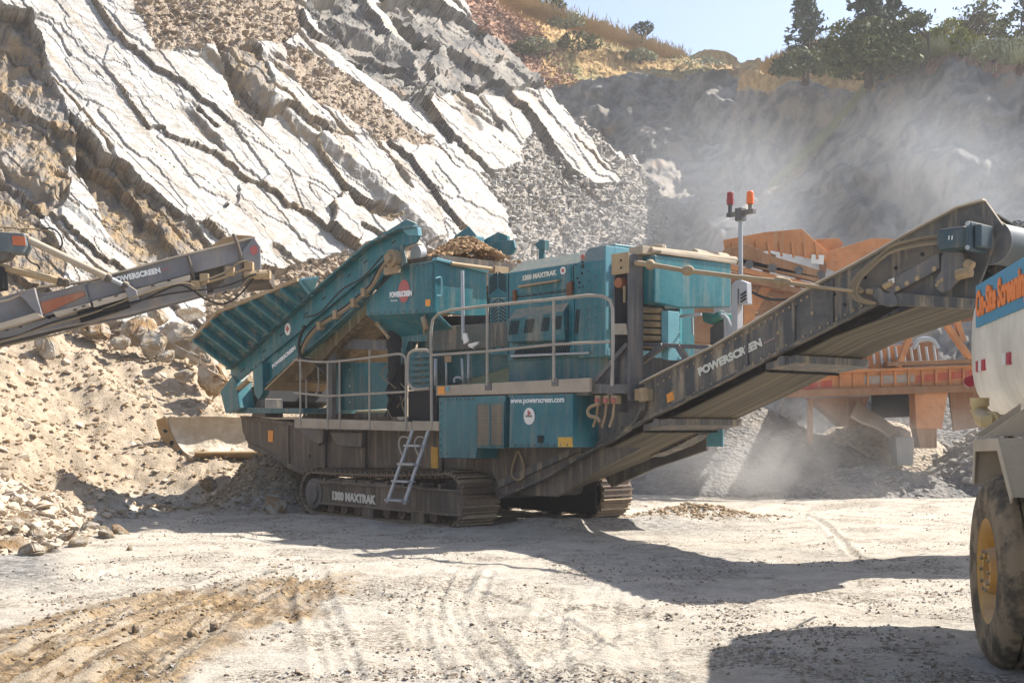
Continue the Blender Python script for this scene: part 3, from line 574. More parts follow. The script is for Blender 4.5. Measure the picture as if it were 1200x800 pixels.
slab('orange_warning_plate', [(314, 504), (320, 504.5), (319.5, 518), (314, 517)], .54, .55, ORSTK, 0)
slab('warning_strip', [(505, 523), (513, 524), (513, 549), (505, 548)], .54, .55, YELSTK, 0)
slab('pedestal_foot', [(294, 488), (302, 467), (310, 467), (311, 489)], .5, .9, GREY, .01)
# lower cheek with the curved plate by the conveyor tail
slab('lower_cheek_plate', [(597, 524), (752, 524), (700, 552), (652, 582), (588, 579), (577, 552), (560, 540), (560, 520)], .48, .55, BROWN, .01)
rim = [(753, 466), (753, 480), (747, 492), (735, 504), (716, 516), (690, 530), (660, 548), (640, 560), (588, 583)]
A_ = [PV(x, y, .40) for x, y in rim]; m = MB()
for p, q in zip(A_[:-1], A_[1:]): m.bar(p, q, .11, .035, (0, 0, 1))
m.build('curved_rim', CONV, MAC, .004)
slab('curved_side_plate', [(690, 462), (752, 462), (752, 480), (746, 491), (734, 503), (715, 515), (690, 528), (688, 526)], .46, .5, GREY, .006)
m = MB(); m.tube(curve([PV(x, y, .44) for x, y in ((607, 528), (601, 545), (600, 556), (606, 562), (614, 558), (614, 545), (608, 528))]), .018, 8); m.build('lifting_loop', TAN, MAC, smooth=True)
# ---------------- left platform, rails, ladder
slab('toe_plate', [(345, 489.5), (482, 494), (482, 505), (345, 501)], 0, .03, PLATE, .004)
slab('toe_plate', [(483, 493), (514, 493.5), (514, 504.5), (483, 504)], -.01, .02, PLATE, .004)
m = MB(); m.box((-4.8, .03, 1.50), (-.4, .55, 1.53)); m.build('walkway_floor', GREY, MAC, .004)
def rail(name, runs, v, r=.02, sm_=True):
    m = MB()
    for pts, c in runs:
        P = [PV(*p[:2], p[2] if len(p) > 2 else v) for p in pts]
        m.tube(curve(P, 5) if c else P, r, 8)
    return m.build(name, RAILM, MAC, smooth=True)
m = rail('handrail', [([(345, 421.5), (384, 424), (440, 418), (462, 415), (470, 415), (475, 419), (476, 430)], 1), ([(476, 428), (475.5, 503)], 0), ([(345, 460), (384, 464), (475, 459)], 0)], -.01)
for x, y0, y1 in ((352, 422, 498), (384, 424, 503), (398, 422, 503), (433, 419, 503)): rail('rail_post', [([(x, y0), (x, y1)], 0)], -.005, .018)
rail('rail_post', [([(359, 423), (359, 487)], 0)], .45, .018); rail('grab_bar', [([(366, 424), (372, 426), (373, 432), (373, 455), (370, 461), (364, 463)], 1)], .4, .016)
rail('rail_post', [([(433, 410), (433, 425)], 0)], 0, .016)
rail('guard_rail', [([(506, 503), (505.5, 440), (505, 388), (507, 375), (514, 367.5), (530, 363), (571, 358.3), (649, 350.5), (690, 346), (706, 347), (715, 352), (718, 362), (718.5, 400), (717, 452)], 0)], -.01, .024)
rail('guard_rail', [([(507, 416), (571, 411.5), (649, 403.5), (716, 400)], 0)], -.01, .02)
for x, y0, y1 in ((571, 359, 452), (649, 351, 447)): rail('rail_post', [([(x, y0), (x, y1)], 0)], -.005, .022)
for x, y in ((571, 448), (649, 443)): slab('post_clamp', [(x-3, y), (x+4, y), (x+4, y+9), (x-3, y+9)], -.02, .02, GREY, .004)
rail('safety_gate', [([(478, 425), (479, 416), (484, 411), (499, 410), (504, 413)], 1), ([(478, 422), (478, 445), (481, 452), (487, 456), (503, 455)], 1)], -.03, .024)
lad = empty('ladder'); lad.parent = MAC
top = [(PV(484, 503, .02), PV(453.5, 589, -.35)), (PV(502.5, 503, .02), PV(473.5, 590.5, -.35))]
for a, b in top: MB().bar(a, b, .03, .075, (1, 0, .4)).build('stile', GALV, lad, .004)
for t in (.22, .47, .70, .955):
    p = Vector(top[0][0]).lerp(Vector(top[0][1]), t); q = Vector(top[1][0]).lerp(Vector(top[1][1]), t); m = MB(); m.bar(p, q, .16, .035); m.build('rung', GALV, lad, .004)
for s in (0, 1):
    a, b = Vector(top[s][0]), Vector(top[s][1]); p = a.lerp(b, .12); q = a.lerp(b, .38); mid = (p+q)/2+Vector((-.12, -.06, .1)); MB().tube(curve([p, p.lerp(mid, .7)+Vector((0, 0, .06)), mid, q.lerp(mid, .7)-Vector((.02, 0, .03)), q]), .014, 6).build('hand_loop', RAILM, lad, smooth=True)
# ---------------- lower teal cabinets
cab = slab('side_cabinet', [(514, 465.5), (592, 463), (592, 524), (559, 524), (557.5, 537), (514.5, 536.5)], 0, .45, TEAL, .012)
gr_ = uz([(559.5, 474), (590, 473), (590, 521.5), (559.5, 522)], -.004)
MB().prism(gr_, -.004, .01).build('grille_recess', painted('rusty_grille_back', (.45, .24, .11), .5, .3, .8), cab, 0)
m = MB(); u0, u1 = gr_[0][0], gr_[1][0]; z1, z0 = gr_[0][1], gr_[3][1]
for k in range(19): z = z0+(z1-z0)*(k+.5)/19; m.box((u0, -.022, z-.008), ((u0+u1)/2-.015, -.004, z+.008)); m.box(((u0+u1)/2+.015, -.022, z-.008), (u1, -.004, z+.008))
m.box((u0-.03, -.02, z0-.03), (u0, 0, z1+.03)); m.box((u1, -.02, z0-.03), (u1+.03, 0, z1+.03)); m.box(((u0+u1)/2-.015, -.02, z0), ((u0+u1)/2+.015, 0, z1)); m.box((u0, -.02, z1), (u1, 0, z1+.03)); m.box((u0, -.02, z0-.03), (u1, 0, z0)); m.build('grille_slat', TEALD, cab, 0)
for x, y in ((526, 469), (555, 467), (587, 467), (556, 490), (524, 531), (549, 532)): disc('bolt', PV(x, y, -.001), .014, GREY, cab, n=8)
cb2 = MB()
q = uz([(593.5, 462.5), (667.5, 461), (671, 524), (596.5, 524.5)], -.06)
cb2.loft([(q[0][0], .0, q[0][1]), (q[1][0], 0, q[1][1]), (q[2][0], -.06, q[2][1]), (q[3][0], -.06, q[3][1])], [(q[0][0], .48, q[0][1]), (q[1][0]+.0, .48, q[1][1]), (q[2][0], .48, q[2][1]), (q[3][0], .48, q[3][1])])
cab2 = cb2.build('service_cabinet', TEAL, MAC, .012)
stext('www.powerscreen.com', (599, 469.5), (662, 468), 7, -.02, WHITEL, cab2, .012)
c_ = PV(618.5, 487.5, -.065); disc('sticker', (c_[0], c_[1]+.035, c_[2]), .115, STKW, cab2, t=.012, ry=.12); disc('sticker', (c_[0], c_[1]+.022, c_[2]+.045), .05, REDD, cab2, t=.004, n=3)
text('POWERSCREEN', DARK, cab2, loc=(c_[0], c_[1]+.012, c_[2]), w=.15, h=.025)
slab('latch', [(629.5, 510), (635.5, 510), (635, 518.5), (630, 518.5)], -.075, -.05, DARK, .003, cab2)
slab('warning_sticker', [(654, 512), (670, 512), (670.5, 523.5), (654, 523.5)], -.068, -.055, YELSTK, 0, cab2)
m = MB()
for x, y in ((681, 509), (694, 509)): p = PU(x, y, 2.43); m.tube([(2.40, p[1], p[2]), (2.445, p[1], p[2])], .025, 10)
m.build('bolt_hole', DARK, cab2)
# upper deck
slab('deck_toe_plate', [(511, 452), (691, 442.5), (691, 459), (511, 463.5)], 0, .05, PLATE, .004); MB().box((-.55, .05, 2.02), (2.75, .65, 2.06)).build('deck_floor', GREY, MAC, .004)
slab('warning_sticker', [(513, 453), (521, 452.5), (521, 461.5), (513, 462)], -.008, 0, ORSTK, 0); slab('deck_cleat', [(522, 453), (526, 453), (526, 458), (522, 458)], -.01, 0, LBLUE, 0)
slab('under_deck_beam', [(593, 461), (690, 457), (690, 463), (593, 466)], .06, .4, GREY, .004)
# control valves hanging at the right
m = MB(); m.prism(uz([(690, 450), (731, 450), (731, 461), (690, 461)], .1), .1, .45); m.build('valve_shelf', GREY, MAC, .008)
for x in (700, 710, 719):
    g = empty('valve'); g.parent = MAC; MB().prism(uz([(x-3, 463), (x+3, 463), (x+3, 473), (x-3, 473)], .1), .1, .2).build('valve_body', TAN, g, .006); disc('valve_cap', PV(x, 469, .095), .035, REDD, g, t=.02, n=12); MB().tube([PV(x+1, 472, .15), PV(x-1, 488, .12), PV(x-5, 500, .12)], .018, 6).build('hose_tail', TAN, g, smooth=True)
MB().tube(curve([PV(x, y, .08) for x, y in ((703, 473), (693, 476), (689, 481), (691, 487), (699, 489), (703, 494))]), .025, 8).build('hose_loop', TAN, MAC, smooth=True)
# ---------------- crusher body in the middle
slab('jaw_box', [(478, 388), (605, 376), (605, 424), (512, 452), (512, 458), (478, 458)], 1.0, 2.6, TEALD, .02, plane=.8)
slab('crusher_body_panel', [(500, 384), (606, 376), (606, 405), (500, 412)], .66, .8, painted('oily_brown_teal', (.05, .065, .062), .45, .6, .5, rust=.35), .01)
slab('lower_engine_bed', [(596, 418), (704, 414), (704, 444), (596, 449)], .62, 2.4, TEALD, .01)
slab('dark_box', [(478, 458), (512, 456), (512, 497), (478, 497)], .35, 1.2, DARK, .01)
slab('teal_panel', [(388, 424.5), (455, 424.5), (455, 478.5), (388, 481)], .9, .96, TEAL, .006); slab('teal_panel', [(386, 424), (397, 424), (397, 482), (386, 483)], .82, .9, TEAL, .006)
for y in (433, 452, 471): disc('bolt', PV(410, y, .9), .02, GALV, MAC, n=8)
m = MB(); m.tube([PV(466, 388, .75), PV(466, 488, .75)], .17, 16); m.tube([PV(466, 398, .75), PV(466, 408, .75)], .2, 16); m.tube([PV(466, 438, .75), PV(466, 443, .75)], .19, 16); m.build('hydraulic_column', DARK, MAC, smooth=True)
slab('arched_housing', [(457, 392), (464, 382), (478, 374), (500, 372), (500, 400), (478, 400), (457, 470)], .7, .9, TEALD, .01)
MB().tube(curve([PV(x, y, .68) for x, y in ((457, 398), (461, 389), (469, 381), (481, 376))]), .02, 6).build('arch_trim', GALV, MAC, smooth=True)
m = MB()
for k in range(6): y = 416+k*7; m.prism(uz([(481, y), (503, y-1), (503, y+3), (481, y+4)], .55), .55, .6)
m.build('louvre_slat', TEAL, MAC, .003)
slab('louvre_back', [(479, 412), (505, 411), (505, 455), (479, 457)], .61, .66, TEALD, .004)
rc = random.Random(3)
for k in range(9):
    x = rc.uniform(452, 476); y = rc.uniform(420, 470); MB().tube(curve([PV(x, y, .6), PV(x+rc.uniform(-12, 8), y+12, .5), PV(x+rc.uniform(-6, 10), y+28, .55)]), .014, 6).build('hose', rc.choice([HOSE, HOSED, DARK]), MAC, smooth=True)
m = MB(); m.tube([PV(420, 487, 1.2), PV(470, 486, 1.2)], .1, 10); m.prism(uz([(396, 490), (475, 488), (475, 500), (396, 500)], 1.3), 1.3, 1.8); m.build('drive_shaft_cover', GREY, MAC)
# valve clutter behind the rails
m = MB(); m.tube([PV(510.5, 420, .3), PV(510.5, 452, .3)], .03, 8); m.tube([PV(523, 418, .3), PV(523, 452, .3)], .018, 8); m.tube([PV(541, 420, .25), PV(543.5, 452, .25)], .02, 8); m.tube([PV(549, 412, .3), PV(549, 452, .3)], .022, 8); m.build('standpipe', GALV, MAC, smooth=True)
slab('tag_plate', [(521, 417), (528, 417), (528, 424), (521, 424)], .25, .27, TAN, 0)
for P_ in (((542, 391), (545.5, 390), (548, 400), (543, 403)), ((548, 403), (560, 400), (559, 403), (553, 407), (555, 409), (549, 406))): slab('white_rag', P_, .2, .235, STKW, .004)
MB().tube(curve([PV(x, y, .25) for x, y in ((532, 448), (533, 443), (538, 442), (541, 444))]), .018, 6).build('bent_pipe', GALV, MAC, smooth=True)
MB().tube([PV(541.8, 317, .32), PV(542.2, 360, .30), PV(543, 398, .28)], .028, 8).build('strut', GALV, MAC, smooth=True)
# ---------------- crusher feed hopper box with POWERSCREEN
UH = PV(509, 305, .3)[0]
q1 = uz([(429, 352), (471, 311), (509, 305), (509.5, 366), (429, 369.5)], .3)
hop = MB()
hop.prism(q1, .3, .36)
tr = PU(570, 320, UH); br = PU(571, 372, UH)
hop.prism([(.3, q1[2][1]), (tr[1], tr[2]), (br[1], br[2]), (.3, q1[3][1])], UH-.06, UH, 'u')
hop.loft([(q1[4][0], .3, q1[4][1]), (UH, .3, q1[3][1]), (UH, .38, q1[3][1]), (q1[4][0], .38, q1[4][1])], [(q1[4][0]+.35, .75, q1[4][1]-.42), (UH-.02, .75, q1[3][1]-.32), (UH-.02, .83, q1[3][1]-.32), (q1[4][0]+.35, .83, q1[4][1]-.42)])
hop.prism([(q1[0][0], q1[0][1]-.1), (q1[1][0], q1[1][1]), (UH, q1[2][1]), (UH, q1[3][1]), (q1[4][0], q1[4][1])], tr[1]+1.0, tr[1]+1.06)
hopo = hop.build('crusher_hopper', TEAL, MAC, .012)
m = MB(); m.bar((UH-.02, .9, 3.1), (UH-.02, 2.2, 3.12), .5, .1); m.build('hopper_skirt', DARK, MAC)
m = MB(); m.bar((UH, .3, q1[2][1]+.02), (UH, tr[1], tr[2]+.02), .12, .045); m.build('hopper_rim', LBLUE, hopo, .006)
m = MB(); pa = PU(546, 315, UH); m.tube([(UH+.05, pa[1]-.35, pa[2]+.05), (UH+.05, tr[1]+.1, tr[2]+.07)], .035, 8); m.box((UH-.02, tr[1]+.1, tr[2]-.02), (UH+.1, tr[1]+.4, tr[2]+.12)); m.build('ram', TAN, hopo, .005)
hb = PV(473, 341, .29); disc('emblem', (hb[0], .298, hb[2]+.0), .155, REDD, hopo, t=.006, n=24, ry=.19)
stext('POWERSCREEN', (457, 346), (483, 343.5), 7, .29, WHITEL, hopo, .03, off=.006)
stext('CRUSHING', (458, 352.5), (466, 352), 2.4, .29, STKW, hopo, .01, off=.004)
slab('warning_sticker', [(498.5, 351), (504, 350.5), (504, 358.5), (498.5, 359)], .29, .299, ORSTK, 0, hopo)
MB().tube(curve([(UH+.05, *PU(x, y, UH+.05)[1:]) for x, y in ((511, 326), (517, 326), (517, 345), (512, 346))], 4), .016, 6).build('handle', LBLUE, hopo, smooth=True)
m = MB(); m.tube([PV(443, 380, .4), PV(456, 396, .4)], .03, 8); m.sph(PV(443, 380, .4), .05, 5); m.tube([PV(496, 372, .32), PV(500, 386, .32)], .05, 8); m.tube([PV(498, 368, .35), PV(497, 392, .35)], .02, 6); m.build('hopper_pin', TAN, hopo, smooth=True)
# mound of crushed stone lying in the box
r_ = np.random.default_rng(9); n = 1900; uu = r_.normal(-1.95, .42, n); vv = r_.normal(1.45, .33, n)
hh = 4.34+.42*np.exp(-(((uu+1.75)/.62)**2+((vv-1.5)/.55)**2))-.0
ok = (uu < -1.15) & (uu > -3.0) & (vv > .42) & (vv < 2.3)
st_ = scatter('crushed_stone', np.stack([uu[ok], vv[ok], hh[ok]-.02], 1), .025+.045*r_.random(ok.sum()), plain('brown_crushed_stone', (.30, .19, .10), .9, var=.5, sc=3), 12, .3)
st_.location = (OX, OY, 0); st_.rotation_euler = (0, 0, math.atan2(EU[1], EU[0])); tag(st_, 'heap of brown crushed stone falling into the teal box', kind='stuff')
MB().box((-2.9, .45, 3.9), (-1.15, 2.3, 4.32)).build('hopper_floor', BROWN, hopo)
slab('hopper_gap_shade', [(508, 371), (606, 368), (606, 392), (508, 396)], .85, .9, DARK, .01)  # added dark plate, stands in for the shade in the gap under the hopper
# ---------------- chevron belt guards
def chevrons(name, corners, v, nx, n):
    (x0, y0), (x1, y1) = corners; q = uz([(x0, y0), (x1, y0-1.5), (x1, y1-.5), (x0, y1)], v)
    g = MB().prism(q, v, v+.35).build(name, TEAL, MAC, .01); m = MB(); ua, ub = q[0][0]+.035, q[1][0]-.035; um = (ua+ub)/2; zt, zb = q[0][1]-.06, q[3][1]+.05
    for k in range(n):
        z = zb+(zt-zb)*k/n
        for s, e in ((ua, um-.015), (ub, um+.015)): m.prism([(s, z), (e, z+.09), (e, z+.115), (s, z+.025)], v-.004, v+.002)
    m.build('guard_slot', DARK, g); return g
chevrons('belt_guard', ((574, 350), (595, 416)), .68, 2, 14); chevrons('belt_guard', ((572, 321), (595, 349)), .95, 2, 7)
# ---------------- engine housing
UE = 2.51; v = .6
eng = MB()
ft = uz([(594.5, 321), (688, 306)], v); bt = uz([(595, 421), (705, 418)], v); ub = ft[1][0]; ue = UE
zf = (ft[0][1]+ft[1][1])/2; zt_ = zf+.2; zb_ = 2.54
eng.prism([(v, zb_), (v, zf), (v+.28, zt_), (2.4, zt_+.02), (2.4, zb_)], ft[0][0], 1.98, 'u')
eng.prism([(v-.06, zb_-.02), (v-.06, zf-.02), (v+.16, zt_+.03), (2.45, zt_+.05), (2.45, zb_-.02)], 1.98, ue, 'u')
engo = eng.build('engine_housing', TEAL, MAC, .015)
dr = slab('upper_door', [(600, 324), (669, 312.5), (669, 338), (600, 346)], v-.015, v+.01, TEAL, .006, engo)
stext('1300 MAXTRAK', (612, 326.5), (652, 319.5), 6.5, v-.015, CREAM, dr, .035, off=.006)
dc = PV(660, 317, v-.02); disc('round_sticker', dc, .055, STKW, dr, n=18); disc('round_sticker', (dc[0], dc[1]-.008, dc[2]), .03, REDD, dr, n=12, t=.004)
slab('handle_bar', [(607, 334.5), (653, 327.5), (653, 329.5), (607, 337)], v-.09, v-.03, TAN, .004, dr); slab('handle_recess', [(609, 337.5), (655, 330.5), (655, 336), (609, 344)], v-.022, v-.01, TEALD, .002, dr)
for x, y in ((605, 347), (668, 339), (671, 337)): MB().prism(uz([(x-1.6, y-7), (x+1.6, y-7), (x+1.6, y+9), (x-1.6, y+9)], v), v-.05, v).build('hinge', plain('rusty_hinge', (.16, .07, .035), .8, var=.4) if 'rusty_hinge' not in bpy.data.materials else bpy.data.materials['rusty_hinge'], engo, .004)
slab('lower_door', [(598, 350), (673, 341), (673, 412), (598, 415)], v-.012, v+.01, TEAL, .006, engo)
# bulging vent hood
a_ = uz([(606, 361), (667, 354)], v); b_ = uz([(594, 375), (660, 365), (662, 398), (595, 400.5)], v-.12)
hd = MB(); b0, b1, b2, b3 = b_
hd.loft([(a_[0][0], v, a_[0][1]), (a_[1][0], v, a_[1][1]), (a_[1][0], v, b2[1]-.04), (a_[0][0], v, b3[1]-.04)], [(b0[0], v-.12, b0[1]), (b1[0], v-.12, b1[1]), (b2[0], v-.12, b2[1]), (b3[0], v-.12, b3[1])])
hdo = hd.build('vent_hood', TEALD, engo, .01)
def slots(name, x0, x1, y0, y1, v, n, parent, sl=.5, two=0):
    m = MB(); p = PV(x0, y0, v); q = PV(x1, y1, v); du = (q[0]-p[0]); h = p[2]-q[2]
    for k in range(n):
        u = p[0]+du*(k/n); w_ = du/n*.5; m.prism([(u, q[2]), (u+w_, q[2]), (u+w_+du/n*1.6, p[2]), (u+du/n*1.6, p[2])], v-.004, v+.004)
    return m.build(name, DARK, parent)  # slots are dark strips set proud, their inner shade is colour
for x0, x1, y0 in ((596, 607, 376.5), (613.5, 624.5, 374.5), (634, 643, 372.5), (650, 657.5, 370.5)): slots('vent_slot', x0, x1, y0, y0+15, v-.121, 6, hdo)
slots('vent_slot', 601, 666, 406, 417, v-.022, 24, engo); slots('vent_slot', 673, 678, 363, 391, v-.0605, 3, engo)
for x, y, r_2 in ((675, 310, .012), (683, 312, .03), (682, 320, .018), (677, 326, .018), (679, 331, .02), (683, 336, .015), (679, 337, .015), (683, 307, .015)): disc('bolt_hole', PV(x, y, v-.061), r_2, DARK, engo, n=8)
disc('red_badge', PV(683, 301, v-.02), .04, REDD, engo, n=10)
# radiator frame on the end face
m = MB(); m.box((ue, v-.02, zb_), (ue+.03, 2.2, zb_+.1)); m.box((ue, v-.06, zb_), (ue+.025, v+.12, zt_-.02)); m.box((ue, v+.12, zt_-.16), (ue+.025, 2.2, zt_-.02)); m.build('end_frame', LBLUE, engo, .006)
rad = MB().box((ue, v+.13, zb_+.1), (ue+.008, 2.1, zt_-.17)).build('radiator_core', DARK, engo); m = MB()
for k in range(11): z = zb_+.16+k*.125; m.loft([(ue+.01, v+.17, z), (ue+.01, v+.17, z+.03), (ue+.07, v+.17, z-.01)], [(ue+.01, 2.05, z), (ue+.01, 2.05, z+.03), (ue+.07, 2.05, z-.01)])
m.build('radiator_slat', GALV, engo); m = MB()
for a, b in ((v+.13, v+.17), (v+.9, v+.94), (2.05, 2.1)): m.box((ue+.008, a, zb_+.1), (ue+.06, b, zt_-.17))
m.build('radiator_frame', painted('turquoise_paint', (.02, .25, .30), .2, .2), engo, .004)
for z in (2.95, 3.4, 3.75): MB().tube([(ue+.03, v+.1, z-.05), (ue+.07, v+.08, z+.05)], .025, 6).build('latch', DARK, engo)
# exhaust stub and mirror-like plate behind the roof
m = MB(); m.tube([PV(635, 281, 1.9), PV(635, 310, 1.9)], .05, 10); m.prism(uz([(626, 286), (632, 282), (638, 281), (638, 293), (630, 292)], 1.85), 1.85, 1.95); m.build('exhaust_pipe', TEALD, MAC, .006)
slab('bed_trim', [(598, 415.5), (690, 412), (690, 414.5), (598, 418.5)], v-.1, v, GALV, .004)
# ---------------- conveyor post and gear
UP = PV(737, 300, .2)[0]; u0 = PV(718, 300, .2)[0]; vp2 = PU(754, 300, UP)[1]
m = MB(); zt0 = 3.84; m.box((u0, .2, 1.75), (u0+.03, vp2, zt0)); m.box((UP-.03, .2, 1.9), (UP, vp2, zt0)); m.box((u0, vp2-.02, 1.9), (UP, vp2, zt0)); po = m.build('conveyor_post', GREY, MAC, .006)
MB().box((u0-.01, .185, 3.58), (UP+.004, .2, 3.86)).build('post_cap', TAN, po, .004)
for z in (3.66, 3.76): disc('bolt_hole', ((u0+UP)/2+.02, .184, z), .015, DARK, po, n=8)
MB().tube([(u0+.1, .2, 3.47), (u0+.1, .3, 3.47)], .07, 14).build('round_lamp', plain('rusty_orange', (.3, .11, .05), .7), po)
MB().tube([(u0+.2, .22, 3.42), (u0+.2, .22, 3.2)], .02, 6).build('pin', TAN, po); slab('post_bracket', [(719, 379), (733, 379), (735, 392), (719, 392)], .18, .2, PLATE, .004, po)
m = MB(); p = PV(694, 451, .22); q = PV(735, 403, .22); m.bar(p, q, .06, .04, (0, 1, 0)); m.prism(uz([(700, 447), (735, 408), (735, 450), (700, 452)], .3), .3, .33); m.build('gusset', GREY, po, .004)
m = MB(); m.tube([PV(753, 455, .3), PV(755, 470, .3)], .07, 8); m.box((3.35, .25, 1.9), (3.5, .45, 2.05)); m.build('post_pin', TAN, po)
# overband box
UO = 3.48; ob = MB()
ob.prism([(.5, 3.2), (.5, 3.83), (2.1, 3.86), (2.1, 3.24), (1.0, 3.16)], PV(752, 300, .5)[0], UO, 'u'); obo = ob.build('magnet_box', TEAL, MAC, .015)
m = MB(); m.box((3.1, .6, 3.85), (3.5, 2.2, 3.9)); m.tube([(3.4, .5, 3.9), (3.4, 2.3, 3.93)], .05, 8); m.tube([(3.3, .75, 3.9), (3.3, .75, 4.0)], .12, 12); m.box((3.15, .35, 3.84), (3.4, .6, 3.95)); m.tube([(3.3, 1.5, 3.94), (3.3, 2.2, 3.94)], .09, 8); m.build('dusty_top_gear', painted('dust_covered_gear', (.35, .30, .24), .9, .5, .8), obo, .01)
m = MB(); ck = PV(775, 380, .75)
for k in range(6): y = 364+k*8.2; a = PV(748, y-1, .75); b = PV(775, y, .75); m.tube([a, b], .04, 10)
m.build('cooler_tube', TAN, MAC, smooth=True)
slab('cooler_back', [(750, 356), (777, 358), (777, 403), (750, 402)], .84, .88, DARK, 0); slab('teal_column', [(775, 364), (783, 364), (783, 422), (775, 420)], .72, .95, LBLUE, .005)
m = MB(); m.prism(uz([(822, 366), (842, 366), (842, 374), (832, 380), (824, 377)], 1.6), 1.6, 1.9); m.tube([PV(836, 372, 1.55), PV(846, 368, 1.5)], .06, 10); m.build('belt_motor', painted('teal_motor', (.02, .16, .15), .3), MAC, .01)
MB().tube(curve([PV(x, y, 1.5) for x, y in ((845, 369), (851, 372), (855, 382), (856, 394))]), .03, 8).build('white_hose', LTGREY, MAC, smooth=True)
m = MB(); m.prism(uz([(752, 401), (830, 404), (830, 409), (752, 406)], .6), .6, .75); m.bar(PV(752, 424, .6), PV(777, 405, .6), .06, .08); m.bar(PV(795, 406, .6), PV(807, 425, .6), .06, .08); m.prism(uz([(752, 418), (822, 422), (800, 438), (752, 446)], .95), .95, 1.0); m.prism(uz([(832, 384), (848, 372), (848, 402), (832, 408)], 1.7), 1.7, 1.75); m.build('conveyor_support', GREY, MAC, .006)
MB().tube([PV(784, 372, 1.2), PV(822, 368, 1.2)], .02, 6).build('cross_tube', LTGREY, MAC)
MB().tube([PV(811, 372, 1.9), PV(812, 392, 1.9)], .015, 6).build('drop_tube', LTGREY, MAC)
# grey perforated uprights
pp = slab('slotted_upright', [(857, 334), (861, 329), (868, 328.5), (875, 331), (876, 356), (866, 357), (866, 338), (864, 338), (864, 395), (857, 395)], 1.4, 1.5, LTGREY, .006)
slab('slotted_upright', [(866, 336), (876, 336), (876, 357), (866, 357)], 1.5, 1.55, LTGREY, .004, pp); m = MB()
for k in range(3): m.prism(uz([(868, 345+k*4), (874, 341+k*4), (874, 342.5+k*4), (868, 346.5+k*4)], 1.39), 1.38, 1.4)
m.build('slot_hole', DARK, pp)
mast = empty('beacon_mast'); mast.parent = MAC
MB().tube([(3.33, 2.5, 2.2), (3.33, 2.5, 4.62)], .032, 12).build('mast_pole', GALV, mast, smooth=True)
m = MB(); m.box((3.1, 2.46, 4.6), (3.58, 2.54, 4.66)); m.box((3.27, 2.44, 4.52), (3.39, 2.56, 4.7)); m.tube([(3.14, 2.5, 4.64), (3.14, 2.5, 4.78)], .03, 8); m.tube([(3.5, 2.5, 4.64), (3.5, 2.5, 4.74)], .03, 8); m.build('mast_bracket', GREY, mast, .004)
for uq, z, cm in ((3.14, 4.78, plain('dark_red_beacon', (.28, .05, .045), .3)), (3.5, 4.74, plain('orange_beacon', (.75, .16, .03), .3))):
    m = MB(); m.tube([(uq, 2.5, z), (uq, 2.5, z+.17)], .052, 16, .048); m.sph((uq, 2.5, z+.165), .048, 6, (1, 1, .5)); m.tube([(uq, 2.5, z+.05), (uq, 2.5, z+.07)], .056, 16); m.build('beacon', cm, mast, smooth=True)
# ---------------- discharge conveyor
SL = .3696
def cz(u): return 1.55+SL*(u-3.17)           # lower edge of the side plates
cvy = empty('discharge_conveyor'); cvy.parent = MAC
top_px = [(752, 452), (760, 447), (840, 407), (957, 336), (1007, 310), (1070, 274), (1125, 245), (1157, 236)]
tp = [(p[0], p[2]) for p in (PV(x, y, .5) for x, y in top_px)]
low = [(.9, cz(.9)-.02), (6.84, cz(6.84)), (7.98, 2.78)]
side = [(tp[0][0]-.0, tp[0][1])]+tp[1:]+[(8.3, 3.62), (8.05, 3.05)]+[low[2], low[1]]+[(3.1, cz(3.1))]
for k, vv_ in enumerate((.46, 1.98)):
    so = MB().prism(side if k == 0 else [(a, b) for a, b in side], vv_, vv_+.045).build('side_plate', CONV, cvy, .005)
    if k == 0: nside = so
tailp = [(.35, .62), (3.1, cz(3.1)), (3.1, cz(3.1)+.09), (.35, .74)]
for vv_ in (.44, 1.98, 2.18): MB().prism(tailp, vv_, vv_+.05).build('tail_rail', CONV, cvy, .005)
m = MB()
for vv_ in (.40, 2.03):
    m.prism([(2.2, cz(2.2)-.01), (6.84, cz(6.84)-.01), (6.84, cz(6.84)+.02), (2.2, cz(2.2)+.03)], vv_-.03 if vv_ < 1 else vv_-.02, vv_+.07)
m.build('bottom_flange', CONV, cvy, .004)
m = MB(); e = [(a-.0, b+.01) for a, b in tp]
for (a, b), (c, d) in zip(e[:-1], e[1:]):
    for vv_ in (.44, 2.02): m.bar((a, vv_, b), (c, vv_, d), .09, .02)
m.build('top_edge', painted('dust_covered_edge', (.5, .44, .36), .95, .3, .8), cvy, .003)
# belt: upper run and sagging lower run
def belt(name, pts, v0, v1, th, cv=0):
    m = MB(); n = 9; ring = []
    for (u, z) in pts: ring.append([(u, v0+(v1-v0)*j/n, z-cv*(1-((2*j/n-1)**2))) for j in range(n+1)]+[(u, v0+(v1-v0)*j/n, z+th-cv*(1-((2*j/n-1)**2))) for j in range(n, -1, -1)])
    for a, b in zip(ring[:-1], ring[1:]): m.loft(a, b)
    return m.build(name, RUB, cvy, smooth=True)
def belt_dust():
    k = NT('dusty_belt_underside'); s_ = k.noise(3, 6, .6, sx=(.10, 3.5, .10)); f = k.noise(14, 5, .7)
    v = k.mix(k.ramp(s_, .36, .72), (.035, .03, .024), (.15, .125, .085)); v = k.mix(k.math('MULTIPLY', f, .3), v, (.16, .13, .085)); return k.fin(v, .8, 0, k.bump(s_, .3, .01))
lb = belt('return_belt', [(.3, .50), (2.0, cz(2.0)-.08), (4.5, cz(4.5)-.10), (6.2, cz(6.2)-.08), (7.9, 3.02)], .56, 1.92, .015, -.0); lb.data.materials[0] = belt_dust()
belt('carrying_belt', [(.6, .85), (3.2, cz(3.2)+.25), (6.8, cz(6.8)+.35), (8.2, 3.74)], .56, 1.92, .02, .08)
